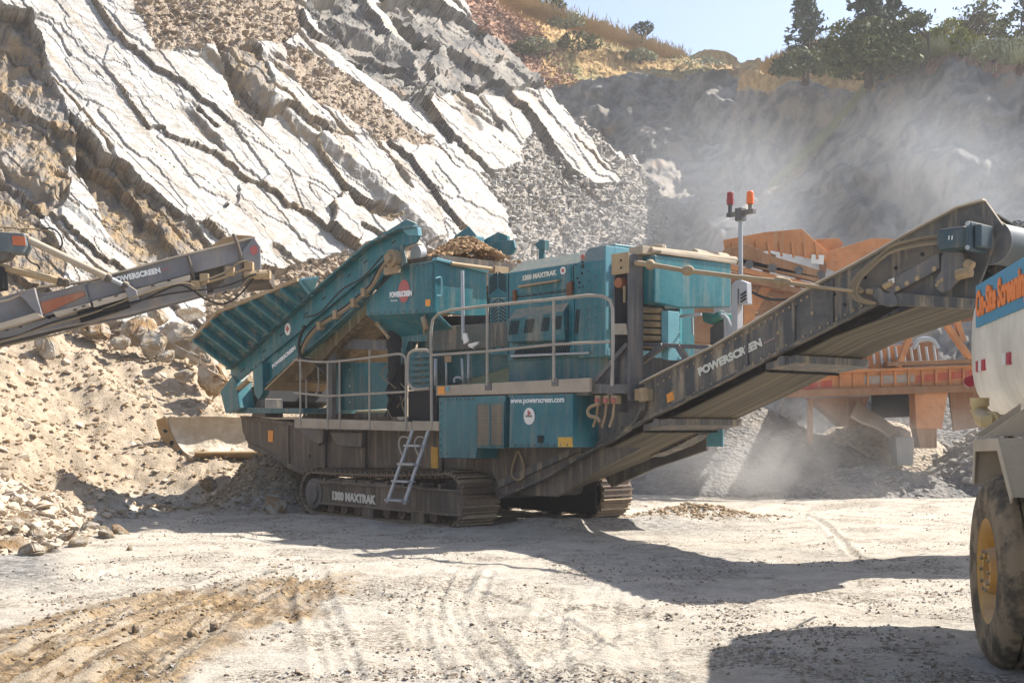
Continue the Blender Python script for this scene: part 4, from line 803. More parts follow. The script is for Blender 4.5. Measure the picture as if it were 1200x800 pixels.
def idler(u):
    g = empty('return_idler'); g.parent = cvy; z = cz(u)-.17
    MB().prism([(u-.22, z-.02), (u+.22, z+.05), (u+.22, z+.14), (u-.22, z+.06)], .44, 1.98).build('guard_plate', CONV, g, .006)
    m = MB()
    for k in range(34): vv_ = .48+k*.044; m.box((u-.23, vv_, z-.05), (u-.2, vv_+.022, z+.0))
    m.build('scraper_teeth', DARK, g)
    MB().tube([(u+.02, .42, z+.08), (u+.02, 2.0, z+.08)], .06, 12).build('roller', GREY, g, smooth=True); return g
idler(3.55); idler(5.55)
m = MB(); m.tube([(.35, .5, .62), (.35, 2.1, .62)], .16, 16); m.build('tail_pulley', RUB, cvy, smooth=True)
hp = PV(1160, 284, .5); hd_ = MB(); hd_.tube([(hp[0], .52, hp[2]), (hp[0], 1.96, hp[2])], .215, 28); hpu = hd_.build('head_pulley', plain('dark_blue_pulley', (.045, .06, .07), .5, var=.3), cvy, smooth=True)
m = MB(); m.tube([(hp[0], .30, hp[2]), (hp[0], .52, hp[2])], .08, 14); m.tube([(hp[0], .5, hp[2]), (hp[0], .53, hp[2])], .235, 28); m.build('pulley_rim', GREY, cvy, smooth=True)
# hydraulic drive motor on the head
mo = empty('drive_motor'); mo.parent = cvy; c0 = PV(1124, 280, .22)
m = MB(); m.box((c0[0]-.21, .12, c0[2]-.11), (c0[0]+.13, .40, c0[2]+.12)); m.build('motor_body', painted('dark_blue_motor', (.03, .065, .085), .35, .2, .3), mo, .045)
m = MB(); m.box((c0[0]+.14, .08, c0[2]-.16), (c0[0]+.2, .44, c0[2]+.15)); m.box((c0[0]+.2, .14, c0[2]-.12), (c0[0]+.28, .4, c0[2]+.12)); m.build('motor_flange', painted('dark_blue_flange', (.03, .06, .08), .4, .2, .3), mo, .02)
for dz in (-.12, .12): disc('bolt', (c0[0]+.17, .08, c0[2]+dz), .025, GALV, mo, n=8)
stext('11', (1112, 279), (1117, 279), 5, .115, WHITEL, mo, .02)
# torque arm, tensioner slide
slab('torque_arm', [(1103, 300), (1110, 292), (1128, 296), (1134, 318), (1126, 325), (1112, 340), (1104, 343), (1096, 338), (1095, 328), (1102, 318)], .33, .37, GREY, .008, cvy)
for x, y in ((1100, 330), (1104, 328), (1098, 334)): disc('bolt', PV(x, y, .33), .02, TAN, cvy, n=8)
sl = slab('tensioner_slide', [(1035, 332), (1100, 296), (1101, 314), (1095, 318), (1046, 344), (1036, 340)], .38, .46, GREY, .006, cvy)
for x, y in ((1052, 338), (1063, 332), (1075, 326), (1095, 315)): disc('bolt', PV(x, y, .38), .028, TAN, sl, n=10)
MB().tube([PV(1036, 336, .36), PV(1046, 331, .36)], .035, 10).build('adjuster_rod', TAN, sl, smooth=True); slab('tag_plate', [(1041, 328), (1048, 325), (1048, 331), (1042, 334)], .355, .36, STKW, 0, sl)
slab('folding_bracket', [(1024, 337), (1030, 336), (1036, 343), (1047, 343), (1051, 350), (1051, 356), (1040, 359), (1030, 356), (1022, 348)], .36, .46, GREY, .012, cvy)
m = MB(); m.tube([PV(1016, 341, .36), PV(1023, 342, .36)], .03, 8); m.tube([PV(1005, 336, .36), PV(1012, 342, .36)], .02, 6); m.build('pin', TAN, cvy, smooth=True)
slab('head_lower_beam', [(1050, 343), (1140, 350), (1137, 362), (1046, 357)], .38, .5, CONV, .01, cvy)
m = MB(); m.tube([PV(1122, 322, .3), PV(1138, 318, .3)], .06, 10); m.tube([PV(1132, 308, .3), PV(1140, 312, .3)], .05, 8); m.build('head_scraper', TAN, cvy)
for k, (x, y) in enumerate(((1081, 298), (1050, 314), (1014, 325), (990, 357), (978, 345), (952, 367), (990, 340), (912, 390))): disc('bolt_hole', PV(x, y, .459), .022, DARK if k < 5 else TAN, nside, n=8)
# ribs and lettering on the near side plate
m = MB()
for x, y0, y1 in ((875, 392, 432), (930, 355, 405), (975, 328, 382)): m.prism(uz([(x-1.5, y0), (x+1.5, y0-1), (x+1.5, y1-1), (x-1.5, y1)], .44), .43, .46)
m.build('plate_rib', CONV, nside, .003)
stext('POWERSCREEN', (819, 436.5), (893, 401), 11, .455, CREAM, nside, .03, off=.008)
slab('lettering_dash', [(895, 401.5), (907.5, 395), (907.5, 396.5), (895, 403)], .452, .46, plain('faded_red_dash', (.35, .25, .24), .7), 0, nside)
slab('orange_warning_plate', [(781, 462), (788, 458), (790, 468), (782, 472)], .452, .46, ORSTK, 0, nside)
# hoses over the head
for k, (dx, dy) in enumerate(((0, 0), (2, 3), (5, -3), (8, 5))):
    P = [(1104, 279+dy), (1075, 283+dy), (1042, 293+dy*.8), (1015, 312+dx), (999+dx, 330), (996+dx, 343), (1003+dx, 351), (1018, 355-dx*.3), (1026, 355)]
    MB().tube(curve([PV(x, y, .34-.03*k) for x, y in P]), .016, 8).build('hydraulic_hose', HOSED, cvy, smooth=True)
# tie rod with turnbuckle
tie = empty('tie_rod'); tie.parent = cvy; q = [PV(x, y, .3) for x, y in ((745, 308), (762, 310), (800, 316.5), (806, 317), (812, 318), (860, 324), (910, 329), (920, 331), (965, 337), (1010, 342))]
MB().tube(q[:3], .038, 10, .03).build('rod', TAN, tie, smooth=True); MB().tube(q[4:], .03, 10, .018).build('rod', TAN, tie, smooth=True)
m = MB(); m.sph(q[3], .085, 6, (1.2, .6, .8)); m.sph(q[1], .07, 6); m.tube(q[6:8], .06, 8); m.sph(q[7], .07, 5, (1.4, .8, .8)); m.build('shackle', TAN, tie, smooth=True)
# small blue plate seen under the conveyor
slab('blue_plate', [(828, 500), (847, 496), (847, 523), (828, 523)], 1.98, 2.0, LBLUE, .003, cvy)
m = MB(); P = [PV(x, y, 1.9) for x, y in ((832, 478), (834, 492), (826, 508), (805, 520), (770, 534))]
for a, b in zip(P[:-1], P[1:]): m.bar(a, b, .3, .03, (0, 0, 1))
m.build('curved_chute', CONV, cvy, .004)
# ---------------- inclined feeder with ribbed hopper wings
fd = empty('inclined_feeder'); fd.parent = MAC
def fplate(name, pts, v0, v1, mat, bev=.006, parent=fd): return slab(name, pts, v0, v1, mat, bev, parent)
up = [(270, 431), (300, 404), (365, 345), (431, 287), (470, 268), (489, 266), (491, 276), (487, 284), (466, 292), (430, 322), (356, 384), (277, 448), (270, 440)]
for vv_, nm in ((.2, 1), (2.25, 0)): 
    q = uz(up, .2); o = MB().prism(q, vv_, vv_+.05).build('feeder_side_plate', TEAL, fd, .008)
    if nm: fside = o
m = MB(); q = [PV(x, y, .12) for x, y in ((268, 432), (300, 404), (365, 346), (431, 288), (470, 268), (488, 266))]
for a, b in zip(q[:-1], q[1:]): m.bar(a, b, .14, .04, (0, 0, 1))
m.build('top_flange', TEALD, fside, .006)
fplate('head_cheek', [(431, 284), (476, 257), (486, 261), (487, 269), (470, 270), (432, 290)], .36, .42, TEAL); fplate('lit_head_lip', [(470, 268), (489, 266.5), (490, 276), (478, 276)], .12, .2, LBLUE, .006)  # lip is teal in sun, the light put into a paler colour
o = MB().prism(uz([(431, 284), (476, 257), (486, 261), (487, 269), (470, 270), (432, 290)], .36), 2.35, 2.42).build('head_cheek', TEAL, fd, .008)
MB().prism([(a, b) for a, b in uz([(520, 300), (533, 276), (549, 265), (570, 290), (571, 297), (566, 300)], 2.2)], 2.2, 2.26).build('head_cheek', TEAL, fd, .008)
m = MB(); c1 = PV(553, 281, 2.1); m.box((c1[0]-.1, 1.95, c1[2]-.1), (c1[0]+.28, 2.15, c1[2]+.02)); m.build('lit_head_lip', LBLUE, fd, .006)  # far lip likewise coloured paler for the sun on it
lowb = [(307, 424), (357, 382), (430, 321), (462, 292), (468, 296), (429, 350), (381, 395), (351, 419), (313, 452), (308, 455), (304, 430)]
for vv_ in (.27, 2.2): o = MB().prism(uz(lowb, .27), vv_, vv_+.06).build('lower_side_beam', TEAL, fd, .008)
m = MB(); q = [PV(x, y, .24) for x, y in ((313, 452), (351, 419), (381, 395), (429, 351))]
for a, b in zip(q[:-1], q[1:]): m.bar(a, b, .14, .03)
m.build('beam_flange', TEALD, fd, .005)
stext('POWERSCREEN', (319.5, 430), (346.5, 407), 5.5, .26, WHITEL, fd, .03, off=.006); slab('lettering_dash', [(348, 406), (352, 403), (352, 404), (348, 407)], .25, .26, STKW, 0, fd)
c_ = PV(337, 385.5, .19); disc('round_sticker', (c_[0], .197, c_[2]), .1, STKW, fside, t=.008, ry=.115); disc('round_sticker', (c_[0], .188, c_[2]), .06, REDD, fside, t=.004, n=4)
for x, y in ((284, 433), (309, 411), (330, 391), (358, 367), (379, 349), (409, 322), (428, 306), (461, 283), (300, 431), (364, 376), (356, 385), (390, 356)): slab('slot_hole', [(x-2, y+1.6), (x+2, y-1.8), (x+2, y-.2), (x-2, y+3.2)], .193, .2, DARK, 0, fside)
# underside of the feeder (skirt and belt), brown with dust
q0 = uz([(300, 462), (313, 450), (351, 417), (381, 393), (432, 348), (437, 356), (385, 408), (352, 445), (335, 478), (300, 480)], .33)
MB().prism([q0[i] for i in (1, 2, 3, 4, 5, 6, 7)], .42, 2.1).build('feeder_underside', painted('brown_dusty_skirt', (.13, .09, .045), .7, .6, .8), fd, .01)
m = MB(); q = [PV(x, y, 0.9) for x, y in ((372, 412), (345, 458), (318, 480))]; m.bar(PV(385, 420, .8), PV(345, 457, .8), 1.3, .04); m.build('chute_plate', TAN, fd)
fplate('feeder_end_box', [(258, 459), (272, 440), (276, 446), (281, 478), (268, 484), (264, 484)], .15, .5, TEAL, .012)
MB().box((-7.9, .5, 1.85), (-7.55, 2.3, 2.3)).build('feeder_end_beam', TEALD, fd, .01); MB().prism(uz([(281, 462), (300, 450), (303, 470), (283, 483)], .5), .5, 2.2).build('feeder_tail_box', DARK, fd, .01)
m = MB(); m.tube([PV(279, 456, .2), PV(293, 444, .2)], .055, 10); m.tube([PV(276, 459, .2), PV(279, 456, .2)], .03, 8); m.build('tension_ram', TAN, fd, smooth=True)
fplate('upright_bracket', [(296, 434), (307, 424), (308, 460), (303, 468), (298, 462)], .12, .26, TEAL, .008)
m = MB(); m.prism(uz([(280, 478), (355, 478), (355, 484), (268, 484)], .3), .3, 2.3); m.build('base_rail', TEALD, fd, .006)
# hoses on the feeder flank
for dy, mt in ((0, HOSED), (3.5, TAN), (7, HOSED)):
    P = [(352, 440), (350, 418), (357, 398), (372, 380), (400, 362), (420, 346), (434, 333), (443, 316), (452, 304), (464, 298)]
    MB().tube(curve([PV(x+dy*.4, y+dy*.5, .14) for x, y in P]), .016, 8).build('hydraulic_hose', mt if dy != 0 else HOSE, fd, smooth=True)
MB().tube(curve([PV(x, y, .12) for x, y in ((356, 372), (375, 366), (400, 340), (425, 325), (448, 300))]), .014, 6).build('hydraulic_hose', HOSE, fd, smooth=True)
MB().tube(curve([PV(x, y, .1) for x, y in ((357, 382), (352, 394), (350, 408), (354, 419), (368, 424), (382, 437))]), .03, 8).build('hydraulic_hose', HOSE, fd, smooth=True)
for x, y in ((372, 381), (391, 368), (412, 354), (424, 342)): slab('hose_clamp', [(x-2, y-4), (x+2, y-5), (x+3, y+5), (x-1, y+6)], .09, .2, TAN, .003, fd)
m = MB(); c = PV(461, 303, .12); m.tube([(c[0], .05, c[2]), (c[0], .25, c[2])], .15, 14); m.tube([(c[0], -.02, c[2]), (c[0], .06, c[2])], .08, 10); m.box((c[0]-.25, .1, c[2]-.25), (c[0]+.15, .16, c[2]-.12)); m.build('feeder_motor', TAN, fd, .008)
fplate('motor_bracket', [(450, 297), (472, 286), (476, 308), (470, 312), (456, 320), (452, 318)], .17, .2, TEALD, .008)
# head drum, red skirt, spilled flow
q = PV(482, 283, .45); m = MB(); m.box((q[0]+.0, .3, q[2]+.02), (q[0]+.18, .42, q[2]+.22)); m.build('red_skirt', plain('faded_red_rubber', (.35, .07, .06), .7), fd, .01)
p1 = PV(482, 290, .5); m = MB(); m.tube([(p1[0]+.12, .5, p1[2]-.12), (p1[0]+.12, .62, p1[2]-.12)], .15, 14); m.build('head_roller', LTGREY, fd, smooth=True)
MB().prism(uz([(545, 283), (557, 279), (556, 291), (549, 290)], 2.0), 2.0, 2.06).build('red_skirt', bpy.data.materials['faded_red_rubber'], fd, .005)
MB().bar(PV(567, 291, 2.2), PV(563, 307, 2.2), .06, .1, (0, 1, 0)).build('head_stay', DARK, fd)
# ribbed flared wings
def wing(vb, vt, sgn):
    B = [PV(*p, .12) for p in ((270, 432), (365, 346))]; T = [PV(225, 400, -.6)]
    def hgt(p): return p[2]-(B[0][2]+(p[0]-B[0][0])*(B[1][2]-B[0][2])/(B[1][0]-B[0][0]))
    kk = hgt(T[0])/.72
    for pp in ((257, 366), (351, 328)): T.append(min((PV(*pp, .119-.01*i) for i in range(160)), key=lambda p: abs(hgt(p)-kk*(.12-p[1]))))
    def fl(p): return p if sgn < 0 else (p[0], 2.5-p[1], p[2])
    B = [fl(b) for b in B]; T = [fl(t) for t in T]; out = Vector((0, -.03*(-sgn), -.02))
    o = MB(); ring = [Vector(p) for p in (B[0], B[1], T[2], T[1], T[0])]; o.loft([tuple(p) for p in ring], [tuple(p+Vector((0, .04*(1 if sgn < 0 else -1), .02))) for p in ring]); ob_ = o.build('hopper_wing', TEALD, fd, .004)
    def topat(t):                                             # walk the outer rim
        L = [Vector(x) for x in T]; l1 = (L[1]-L[0]).length; l2 = (L[2]-L[1]).length; s = t*(l1+l2); return L[0].lerp(L[1], s/l1) if s < l1 else L[1].lerp(L[2], (s-l1)/l2)
    for k in range(8):
        t = (k+.35)/8; bx, by = 270+95*t, 430-85*t; best = None
        for i, ((x0, y0), (x1, y1)) in enumerate((((225, 400), (257, 366)), ((257, 366), (351, 328)))):
            dx, dy = -43, -30; ex, ey = x1-x0, y1-y0; det = dx*(-ey)+ex*dy; s_ = ((x0-bx)*(-ey)+ex*(y0-by))/det; r__ = (dx*(y0-by)-dy*(x0-bx))/det
            if s_ > 0 and -.02 <= r__ <= 1.02: best = Vector(T[i]).lerp(Vector(T[i+1]), min(1, max(0, r__)))
        if best is None: continue
        a = Vector(B[0]).lerp(Vector(B[1]), t); MB().bar(a+Vector((0, sgn*.05, -.03)), best+Vector((0, sgn*.05, -.03)), .10, .11, (0, 1, .4)).build('wing_rib', TEAL, ob_, .02)
    m = MB(); L = [Vector(x)+Vector((0, sgn*.03, 0)) for x in T]; m.bar(L[0], L[1], .07, .07); m.bar(L[1], L[2], .07, .07); m.build('wing_rim', TAN, ob_, .006)
    MB().bar(Vector(B[1])+Vector((.02, 0, 0)), Vector(T[2])+Vector((.02, 0, 0)), .09, .06).build('wing_end', LBLUE, ob_, .006)  # end flange: its sunlit look is put in as light blue
    m = MB(); m.loft([tuple(Vector(B[1])), tuple(Vector(T[2])), tuple(Vector(T[2])+Vector((.45, .1*-sgn, .0)))], [tuple(Vector(B[1])+Vector((0, .03, .03))), tuple(Vector(T[2])+Vector((0, .03, .03))), tuple(Vector(T[2])+Vector((.45, .1*-sgn+.03, .03)))]); m.build('wing_corner', LBLUE, ob_)  # lit corner, brightness painted in with the same light blue
wing(.12, -.6, -1); wing(0, 0, 1)
# grey support posts between platform and feeder
sp = MB(); sp.prism(uz([(386, 372), (394, 368), (394, 398), (386, 398)], .5), .5, .6); sp.prism(uz([(384, 392), (389, 392), (389, 490), (383, 490)], .5), .5, .6); sp.prism(uz([(392, 396), (456, 399), (456, 411), (392, 408)], .6), .6, .7); sp.build('feeder_support', GREY, MAC, .008)
slab('support_clevis', [(381, 376), (389, 370), (391, 384), (385, 394), (382, 390)], .4, .52, TEALD, .008)
slab('inner_brown_panel', [(394, 370), (432, 352), (448, 384), (457, 398), (394, 396)], 1.2, 1.25, BROWN, .01); m = MB(); m.bar(PV(396, 416, 1.3), PV(455, 399, 1.3), .3, .08); m.bar(PV(402, 404, 1.6), PV(450, 378, 1.6), .12, .12); m.build('yellow_brown_chute', TAN, MAC, .008)
m = MB(); m.prism(uz([(358, 480), (388, 476), (478, 488), (478, 500), (350, 494)], 1.9), 1.9, 2.6); m.build('chassis_top_gear', GREY, MAC, .02)

def bolts(name, pts, v, n, parent, r=.014, mat=None):
    m = MB()
    for (x0, y0), (x1, y1) in pts:
        for k in range(n):
            t = (k+.5)/n; p = PV(x0+(x1-x0)*t, y0+(y1-y0)*t, v); m.tube([(p[0], v-.012, p[2]), (p[0], v, p[2])], r, 6)
    o = m.build(name, mat or GREY, parent); o['kind'] = 'stuff'; return o
bolts('bolt_heads', [((516, 468), (516, 534)), ((518, 468), (556, 467))], 0, 8, cab); bolts('bolt_heads', [((599, 465), (665, 463.5)), ((599, 521), (669, 521))], -.062, 9, cab2)
bolts('bolt_heads', [((432, 367), (507, 363)), ((475, 313), (507, 308.5))], .3, 10, hopo); bolts('bolt_heads', [((600, 348), (670, 339.5)), ((598, 404), (668, 401))], v-.014, 10, engo)
bolts('bolt_heads', [((690, 312), (690, 414)), ((698, 306), (698, 414))], v-.06, 9, engo, .012); bolts('bolt_heads', [((276, 437), (430, 300)), ((280, 444), (356, 380))], .2, 14, fside)
bolts('bolt_heads', [((770, 483), (1025, 351)), ((768, 452), (950, 346))], .455, 26, nside, .016, TAN); bolts('bolt_heads', [((296, 492), (340, 499)), ((300, 521), (350, 548))], .548, 7, MAC, .014)
m = MB()
for pts in ([(596, 320), (596, 415)], [(672, 311), (673, 412)], [(599, 349), (672, 340)]): m.bar(PV(*pts[0], v-.002), PV(*pts[1], v-.002), .012, .012, (0, 1, 0))
sm__ = m.build('panel_seam', DARK, engo); sm__['kind'] = 'stuff'
# oily drips and small fittings under the deck
for k in range(7): x = 530+k*22; MB().tube(curve([PV(x, 466, .5), PV(x+6, 474+k % 3*3, .47), PV(x+13, 467, .5)], 4), .014, 6).build('hose', HOSE, MAC, smooth=True)

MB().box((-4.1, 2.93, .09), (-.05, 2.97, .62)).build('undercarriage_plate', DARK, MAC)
# ================================================================== WATER TRUCK at the right edge
TA = math.atan2(.19, 1.0); truck = empty('water_truck', (3.07, 7.9, 0), -TA, 'white water tank truck with blue banner, yellow wheel rim and beige fender', 'truck')
# local frame: y runs away along the truck's left flank, x points to the truck's right
TW = painted('truck_white_paint', (.80, .76, .67), .25, .25, .35, wear=.1); BEI = painted('beige_fender_paint', (.50, .42, .32), .35, .3, .5, wear=.1)
def tyre_mat():
    k = NT('muddy_tyre_rubber'); n = k.noise(5, 6, .7); f = k.noise(30, 4, .7); v = k.mix(k.ramp(n, .38, .6), (.05, .044, .036), (.28, .21, .135)); v = k.mix(k.math('MULTIPLY', f, .35), v, (.2, .15, .09)); return k.fin(v, .85, 0, k.bump(f, .5, .008))
TYM = tyre_mat()
def wheel(x, y, sgn=1, label=None):
    w_ = empty('wheel'); w_.parent = truck; w_.location = (x, y, .62)
    Rr, W = .62, .48; prof = [(-.0, .34), (.0, .36), (-.015, .44), (-.01, .54), (.03, .60), (.07, .622)]
    pr = prof; n = 6
    for i in range(n):                                   # tread with grooves
        a = .07+(W-.14)*i/n; b = .07+(W-.14)*(i+1)/n; pr = pr+[(a+.004, .622), (b-.016, .622), (b-.013, .592), (b-.002, .592)]
    pr = pr+[(W-.07, .622), (W-.03, .60), (W+.01, .54), (W, .44), (W, .36), (W, .34)]
    vs = []; fs = []; N = 56
    for j in range(N):
        a = 2*math.pi*j/N
        for (px_, r) in pr: vs.append((px_*sgn, r*math.cos(a), r*math.sin(a)))
    L = len(pr)
    for j in range(N):
        for i in range(L-1): fs.append((j*L+i, j*L+i+1, ((j+1) % N)*L+i+1, ((j+1) % N)*L+i))
    m = MB(); m.add(vs, fs); m.build('tyre', TYM, w_, smooth=True)
    ri = MB(); pr = [(.04, .0), (.04, .09), (-.0, .10), (.0, .14), (.08, .16), (.10, .27), (.03, .30), (.0, .345), (.02, .36), (W-.02, .36), (W-.02, .0)]; vs = []; fs = []; L = len(pr)
    for j in range(40):
        a = 2*math.pi*j/40
        for (px_, r) in pr: vs.append((px_*sgn, r*math.cos(a), r*math.sin(a)))
    for j in range(40):
        for i in range(L-1): fs.append((j*L+i, j*L+i+1, ((j+1) % 40)*L+i+1, ((j+1) % 40)*L+i))
    ri.add(vs, fs); ro = ri.build('rim', painted('yellow_rim_paint', (.55, .30, .07), .35, .3, .5, rust=.3), w_, smooth=True)
    for k in range(10): a = 2*math.pi*k/10; MB().tube([(-.02*sgn, .12*math.cos(a)*1.05, .12*math.sin(a)*1.05), (.03*sgn, .12*math.cos(a)*1.05, .12*math.sin(a)*1.05)], .014, 6).build('wheel_nut', TAN, ro)
    return w_
wheel(0, 0); wheel(2.3, 0, -1); wheel(0, -3.5)
# tank: rounded section swept along y with a dished end
def tank_ring(s, y):
    cx, cz_, a, b = 1.23, 2.2, .95*s, .68*s; o = []
    for j in range(48):
        t = 2*math.pi*j/48; c, s_ = math.cos(t), math.sin(t); e = .62; o.append((cx+a*math.copysign(abs(c)**e, c), y, cz_+b*math.copysign(abs(s_)**e, s_)))
    return o
m = MB(); rings = [tank_ring(*r_) for r_ in ((1, -2.6), (1, 2.12), (.993, 2.17), (.97, 2.22), (.92, 2.25), (.82, 2.28), (.5, 2.31), (.02, 2.32))]
vs = [p for r_ in rings for p in r_]; fs = [(i*48+j, i*48+(j+1) % 48, (i+1)*48+(j+1) % 48, (i+1)*48+j) for i in range(len(rings)-1) for j in range(48)]; fs.append(tuple(range(48))); fs.append(tuple(range(len(vs)-48, len(vs))))
m.add(vs, fs); tank = m.build('water_tank', TW, truck, smooth=True)
bx = .277-.012
MB().box((bx, -1.6, 2.335), (bx+.03, 1.86, 2.665)).build('blue_banner', plain('banner_blue', (.06, .25, .40), .5, var=.15), tank)
text('On-Site Screening', plain('banner_orange', (.80, .22, .05), .5, var=.1), tank, loc=(bx-.008, .9, 2.50), rot=(Matrix.Rotation(R(-90), 3, 'Z') @ Matrix.Rotation(R(90), 3, 'X')).to_euler(), w=1.8, h=.27, bold=.045)
for y, a, b in ((1.85, 0, 1), (1.74, 1, 0), (1.62, 0, 0), (.85, 1, 0), (.7, 0, 0)):
    MB().box((bx+.005, y-.055, 1.985), (bx+.03, y+.045, 2.07)).build('marker_red' if a == 0 else 'marker_white', plain('marker_red', (.45, .06, .08), .4) if a == 0 and 'marker_red' not in bpy.data.materials else bpy.data.materials.get('marker_red') if a == 0 else STKW, tank)
for s_ in (1, -1):
    pass
m = MB(); m.prism([(.35, 1.30), (.55, 1.30), (.55, 1.60), (.35, 1.45)], 1.1, 1.14, 'u'); m2 = MB()
for y in (-.1, .75, -1.6): m2.loft([(.56, y, 1.20), (.56, y+.1, 1.20), (.70, y+.1, 1.62), (.70, y, 1.62)], [(1.7, y, 1.20), (1.7, y+.1, 1.20), (1.6, y+.1, 1.6), (1.6, y, 1.6)])
m2.build('tank_saddle', BEI, truck, .01)
for x in (.55, 1.65): MB().box((x, -4.2, .98), (x+.1, 2.0, 1.24)).build('chassis_rail', BROWN, truck, .006)
MB().tube([(.2, 0, .62), (2.1, 0, .62)], .1, 12).build('axle', BROWN, truck)
MB().box((.7, -4.2, 1.0), (1.7, -2.7, 1.5)).build('cab_base', TW, truck, .04)
MB().box((.3, -4.3, .8), (2.2, -2.8, 2.7)).build('cab', TW, truck, .12)
m = MB(); z0 = 1.43                                    # fender: flat top with bent flap towards the camera
m.loft([(-.06, .62, z0-.28), (-.06, .58, z0), (-.06, -.20, z0+.02), (-.06, -.62, z0-.30), (-.06, -.64, z0-.30), (-.06, -.22, z0+.05), (-.06, .60, z0+.03), (-.06, .645, z0-.28)], [(.72, .62, z0-.28), (.72, .58, z0), (.72, -.20, z0+.02), (.72, -.62, z0-.30), (.72, -.64, z0-.30), (.72, -.22, z0+.05), (.72, .60, z0+.03), (.72, .645, z0-.28)])
m.loft([(-.065, .64, z0-.27), (-.065, .60, z0+.03), (-.065, -.22, z0+.05), (-.065, -.64, z0-.29), (-.065, -.60, z0-.34), (-.065, -.2, z0-.03), (-.065, .55, z0-.05), (-.065, .60, z0-.28)], [(-.05, .64, z0-.27), (-.05, .60, z0+.03), (-.05, -.22, z0+.05), (-.05, -.64, z0-.29), (-.05, -.60, z0-.34), (-.05, -.2, z0-.03), (-.05, .55, z0-.05), (-.05, .60, z0-.28)])
m.build('fender', BEI, truck, .006).location = (.09, 0, 0)
for y in (.05, .42): MB().loft([(.0, y, z0+.06), (.3, y, z0+.06), (.3, y, z0+.28)], [(.0, y+.02, z0+.06), (.3, y+.02, z0+.06), (.3, y+.02, z0+.28)]).build('fender_gusset', BEI, truck, .003)
YP = painted('dirty_yellow_pipe', (.55, .42, .20), .5, .4, .5)
def tw(px, py, xl):                                    # photo pixel on the truck's plane x = xl -> local point
    k = (px-600)/F; ca, sa = math.cos(TA), math.sin(TA); y = (k*(7.9-xl*sa)-(3.07+xl*ca))/(sa-k*ca); Yw = 7.9-xl*sa+y*ca; return (xl, y, CH+(HY-py)/F*Yw)
pc = tw(1148, 468, .15)
m = MB(); P = curve([tw(1148, 467, .15), tw(1148, 482, .15), tw(1151, 490, .15), tw(1158, 493, .17), tw(1167, 493, .25)], 5); m.tube(P, .056, 14); a = Vector(tw(1148, 466, .15)); m.tube([a, a+Vector((0, 0, -.06))], .068, 16); m.tube([a+Vector((0, 0, -.09)), a+Vector((0, 0, -.105))], .066, 16)
m.tube([tw(1160, 493, .18), tw(1164, 493, .21)], .07, 14); m.tube([tw(1166, 493, .22), tw(1215, 493, .5)], .048, 12); sp_ = m.build('spray_pipe', YP, truck, smooth=True)
m = MB(); a = Vector(tw(1136.5, 447, .3)); m.tube([a, a+Vector((0, .05, 0))], .045, 12); m.build('tail_light', plain('dark_red_lens', (.30, .03, .05), .3), truck, smooth=True)
MB().bar(tw(1139, 441, .32), tw(1146, 452, .5), .02, .02).build('light_bracket', DARK, truck); m = MB(); m.box((.3, 1.4, 1.24), (1.9, 1.9, 1.34)); m.build('rear_bumper', BEI, truck, .01)
MB().loft([(.32, 1.0, 1.28), (.34, .98, 1.62), (.30, 1.25, 1.28)], [(.36, 1.0, 1.28), (.38, .98, 1.62), (.34, 1.25, 1.28)]).build('support_gusset', BROWN, truck, .004)
# ================================================================== GREY SIDE CONVEYOR at the upper left
LC = Vector(WP(150, 345, 14.0)); c0 = Vector(WP(-60, 392, 13.3)); c1 = Vector(WP(300, 303, 14.5))
sidec = empty('side_conveyor', (c0.x, c0.y, 0), 0, 'dusty grey side conveyor with two hydraulic rams over the rubble bank', 'conveyor')
def LP(px, py, off=0): 
    t = (px+60)/360; Y = 13.3+1.2*t+off; w_ = WP(px, py, Y); return Vector((w_[0]-c0.x, w_[1]-c0.y, w_[2]))
LG = painted('pale_grey_paint', (.20, .20, .215), .55, .35, .5, rust=.2)
def lslab(name, pts, o0, o1, mat, bev=.005, parent=sidec):
    A = [LP(x, y, o0) for x, y in pts]; return MB().loft([tuple(p) for p in A], [tuple(p+Vector((-.12*(o1-o0), (o1-o0), 0))) for p in A]).build(name, mat, parent, bev)
bodyp = lslab('side_plate', [(105, 353), (200, 327), (296, 302), (297, 277), (200, 302), (103, 333)], 0, .05, LG)
lslab('side_plate', [(-60, 398), (50, 372), (52, 345), (40, 337), (-60, 365)], 0, .05, LG); lslab('side_plate', [(50, 372), (106, 354), (98, 331), (40, 350)], -.02, .03, LG)
lslab('orange_warning_plate', [(47, 354), (98, 341), (100, 346), (50, 369)], -.035, -.02, painted('faded_orange_plate', (.38, .13, .07), .4, .5, .6), .002)
def flange(pts, name, wd, mat, o=0):
    m = MB()
    for a, b in zip(pts[:-1], pts[1:]): m.bar(LP(*a, o), LP(*b, o), wd, .02)
    return m.build(name, mat, sidec, .003)
PF = painted('dust_laden_flange', (.48, .41, .33), .8, .3, .7)
flange([(44, 337), (103, 330), (200, 303), (262, 288), (298, 279)], 'top_flange', .16, PF, .04); flange([(-60, 366), (10, 352), (44, 338)], 'top_flange', .12, PF, .04)
lslab('dusty_ledge', [(-60, 396), (42, 366), (50, 371), (-58, 402)], -.14, .05, PF, .003); lslab('dusty_ledge', [(62, 366), (104, 355), (106, 359), (66, 371)], -.14, .05, PF, .003)
lslab('dusty_ledge', [(108, 353), (222, 322), (222, 328), (110, 360)], -.12, .05, PF, .003); lslab('lower_side_plate', [(-60, 402), (106, 360), (240, 326), (242, 344), (150, 368), (60, 386), (-60, 415)], -.02, .06, LG)
lslab('lower_side_plate', [(90, 366), (150, 350), (152, 360), (95, 378)], -.1, -.04, DARK)
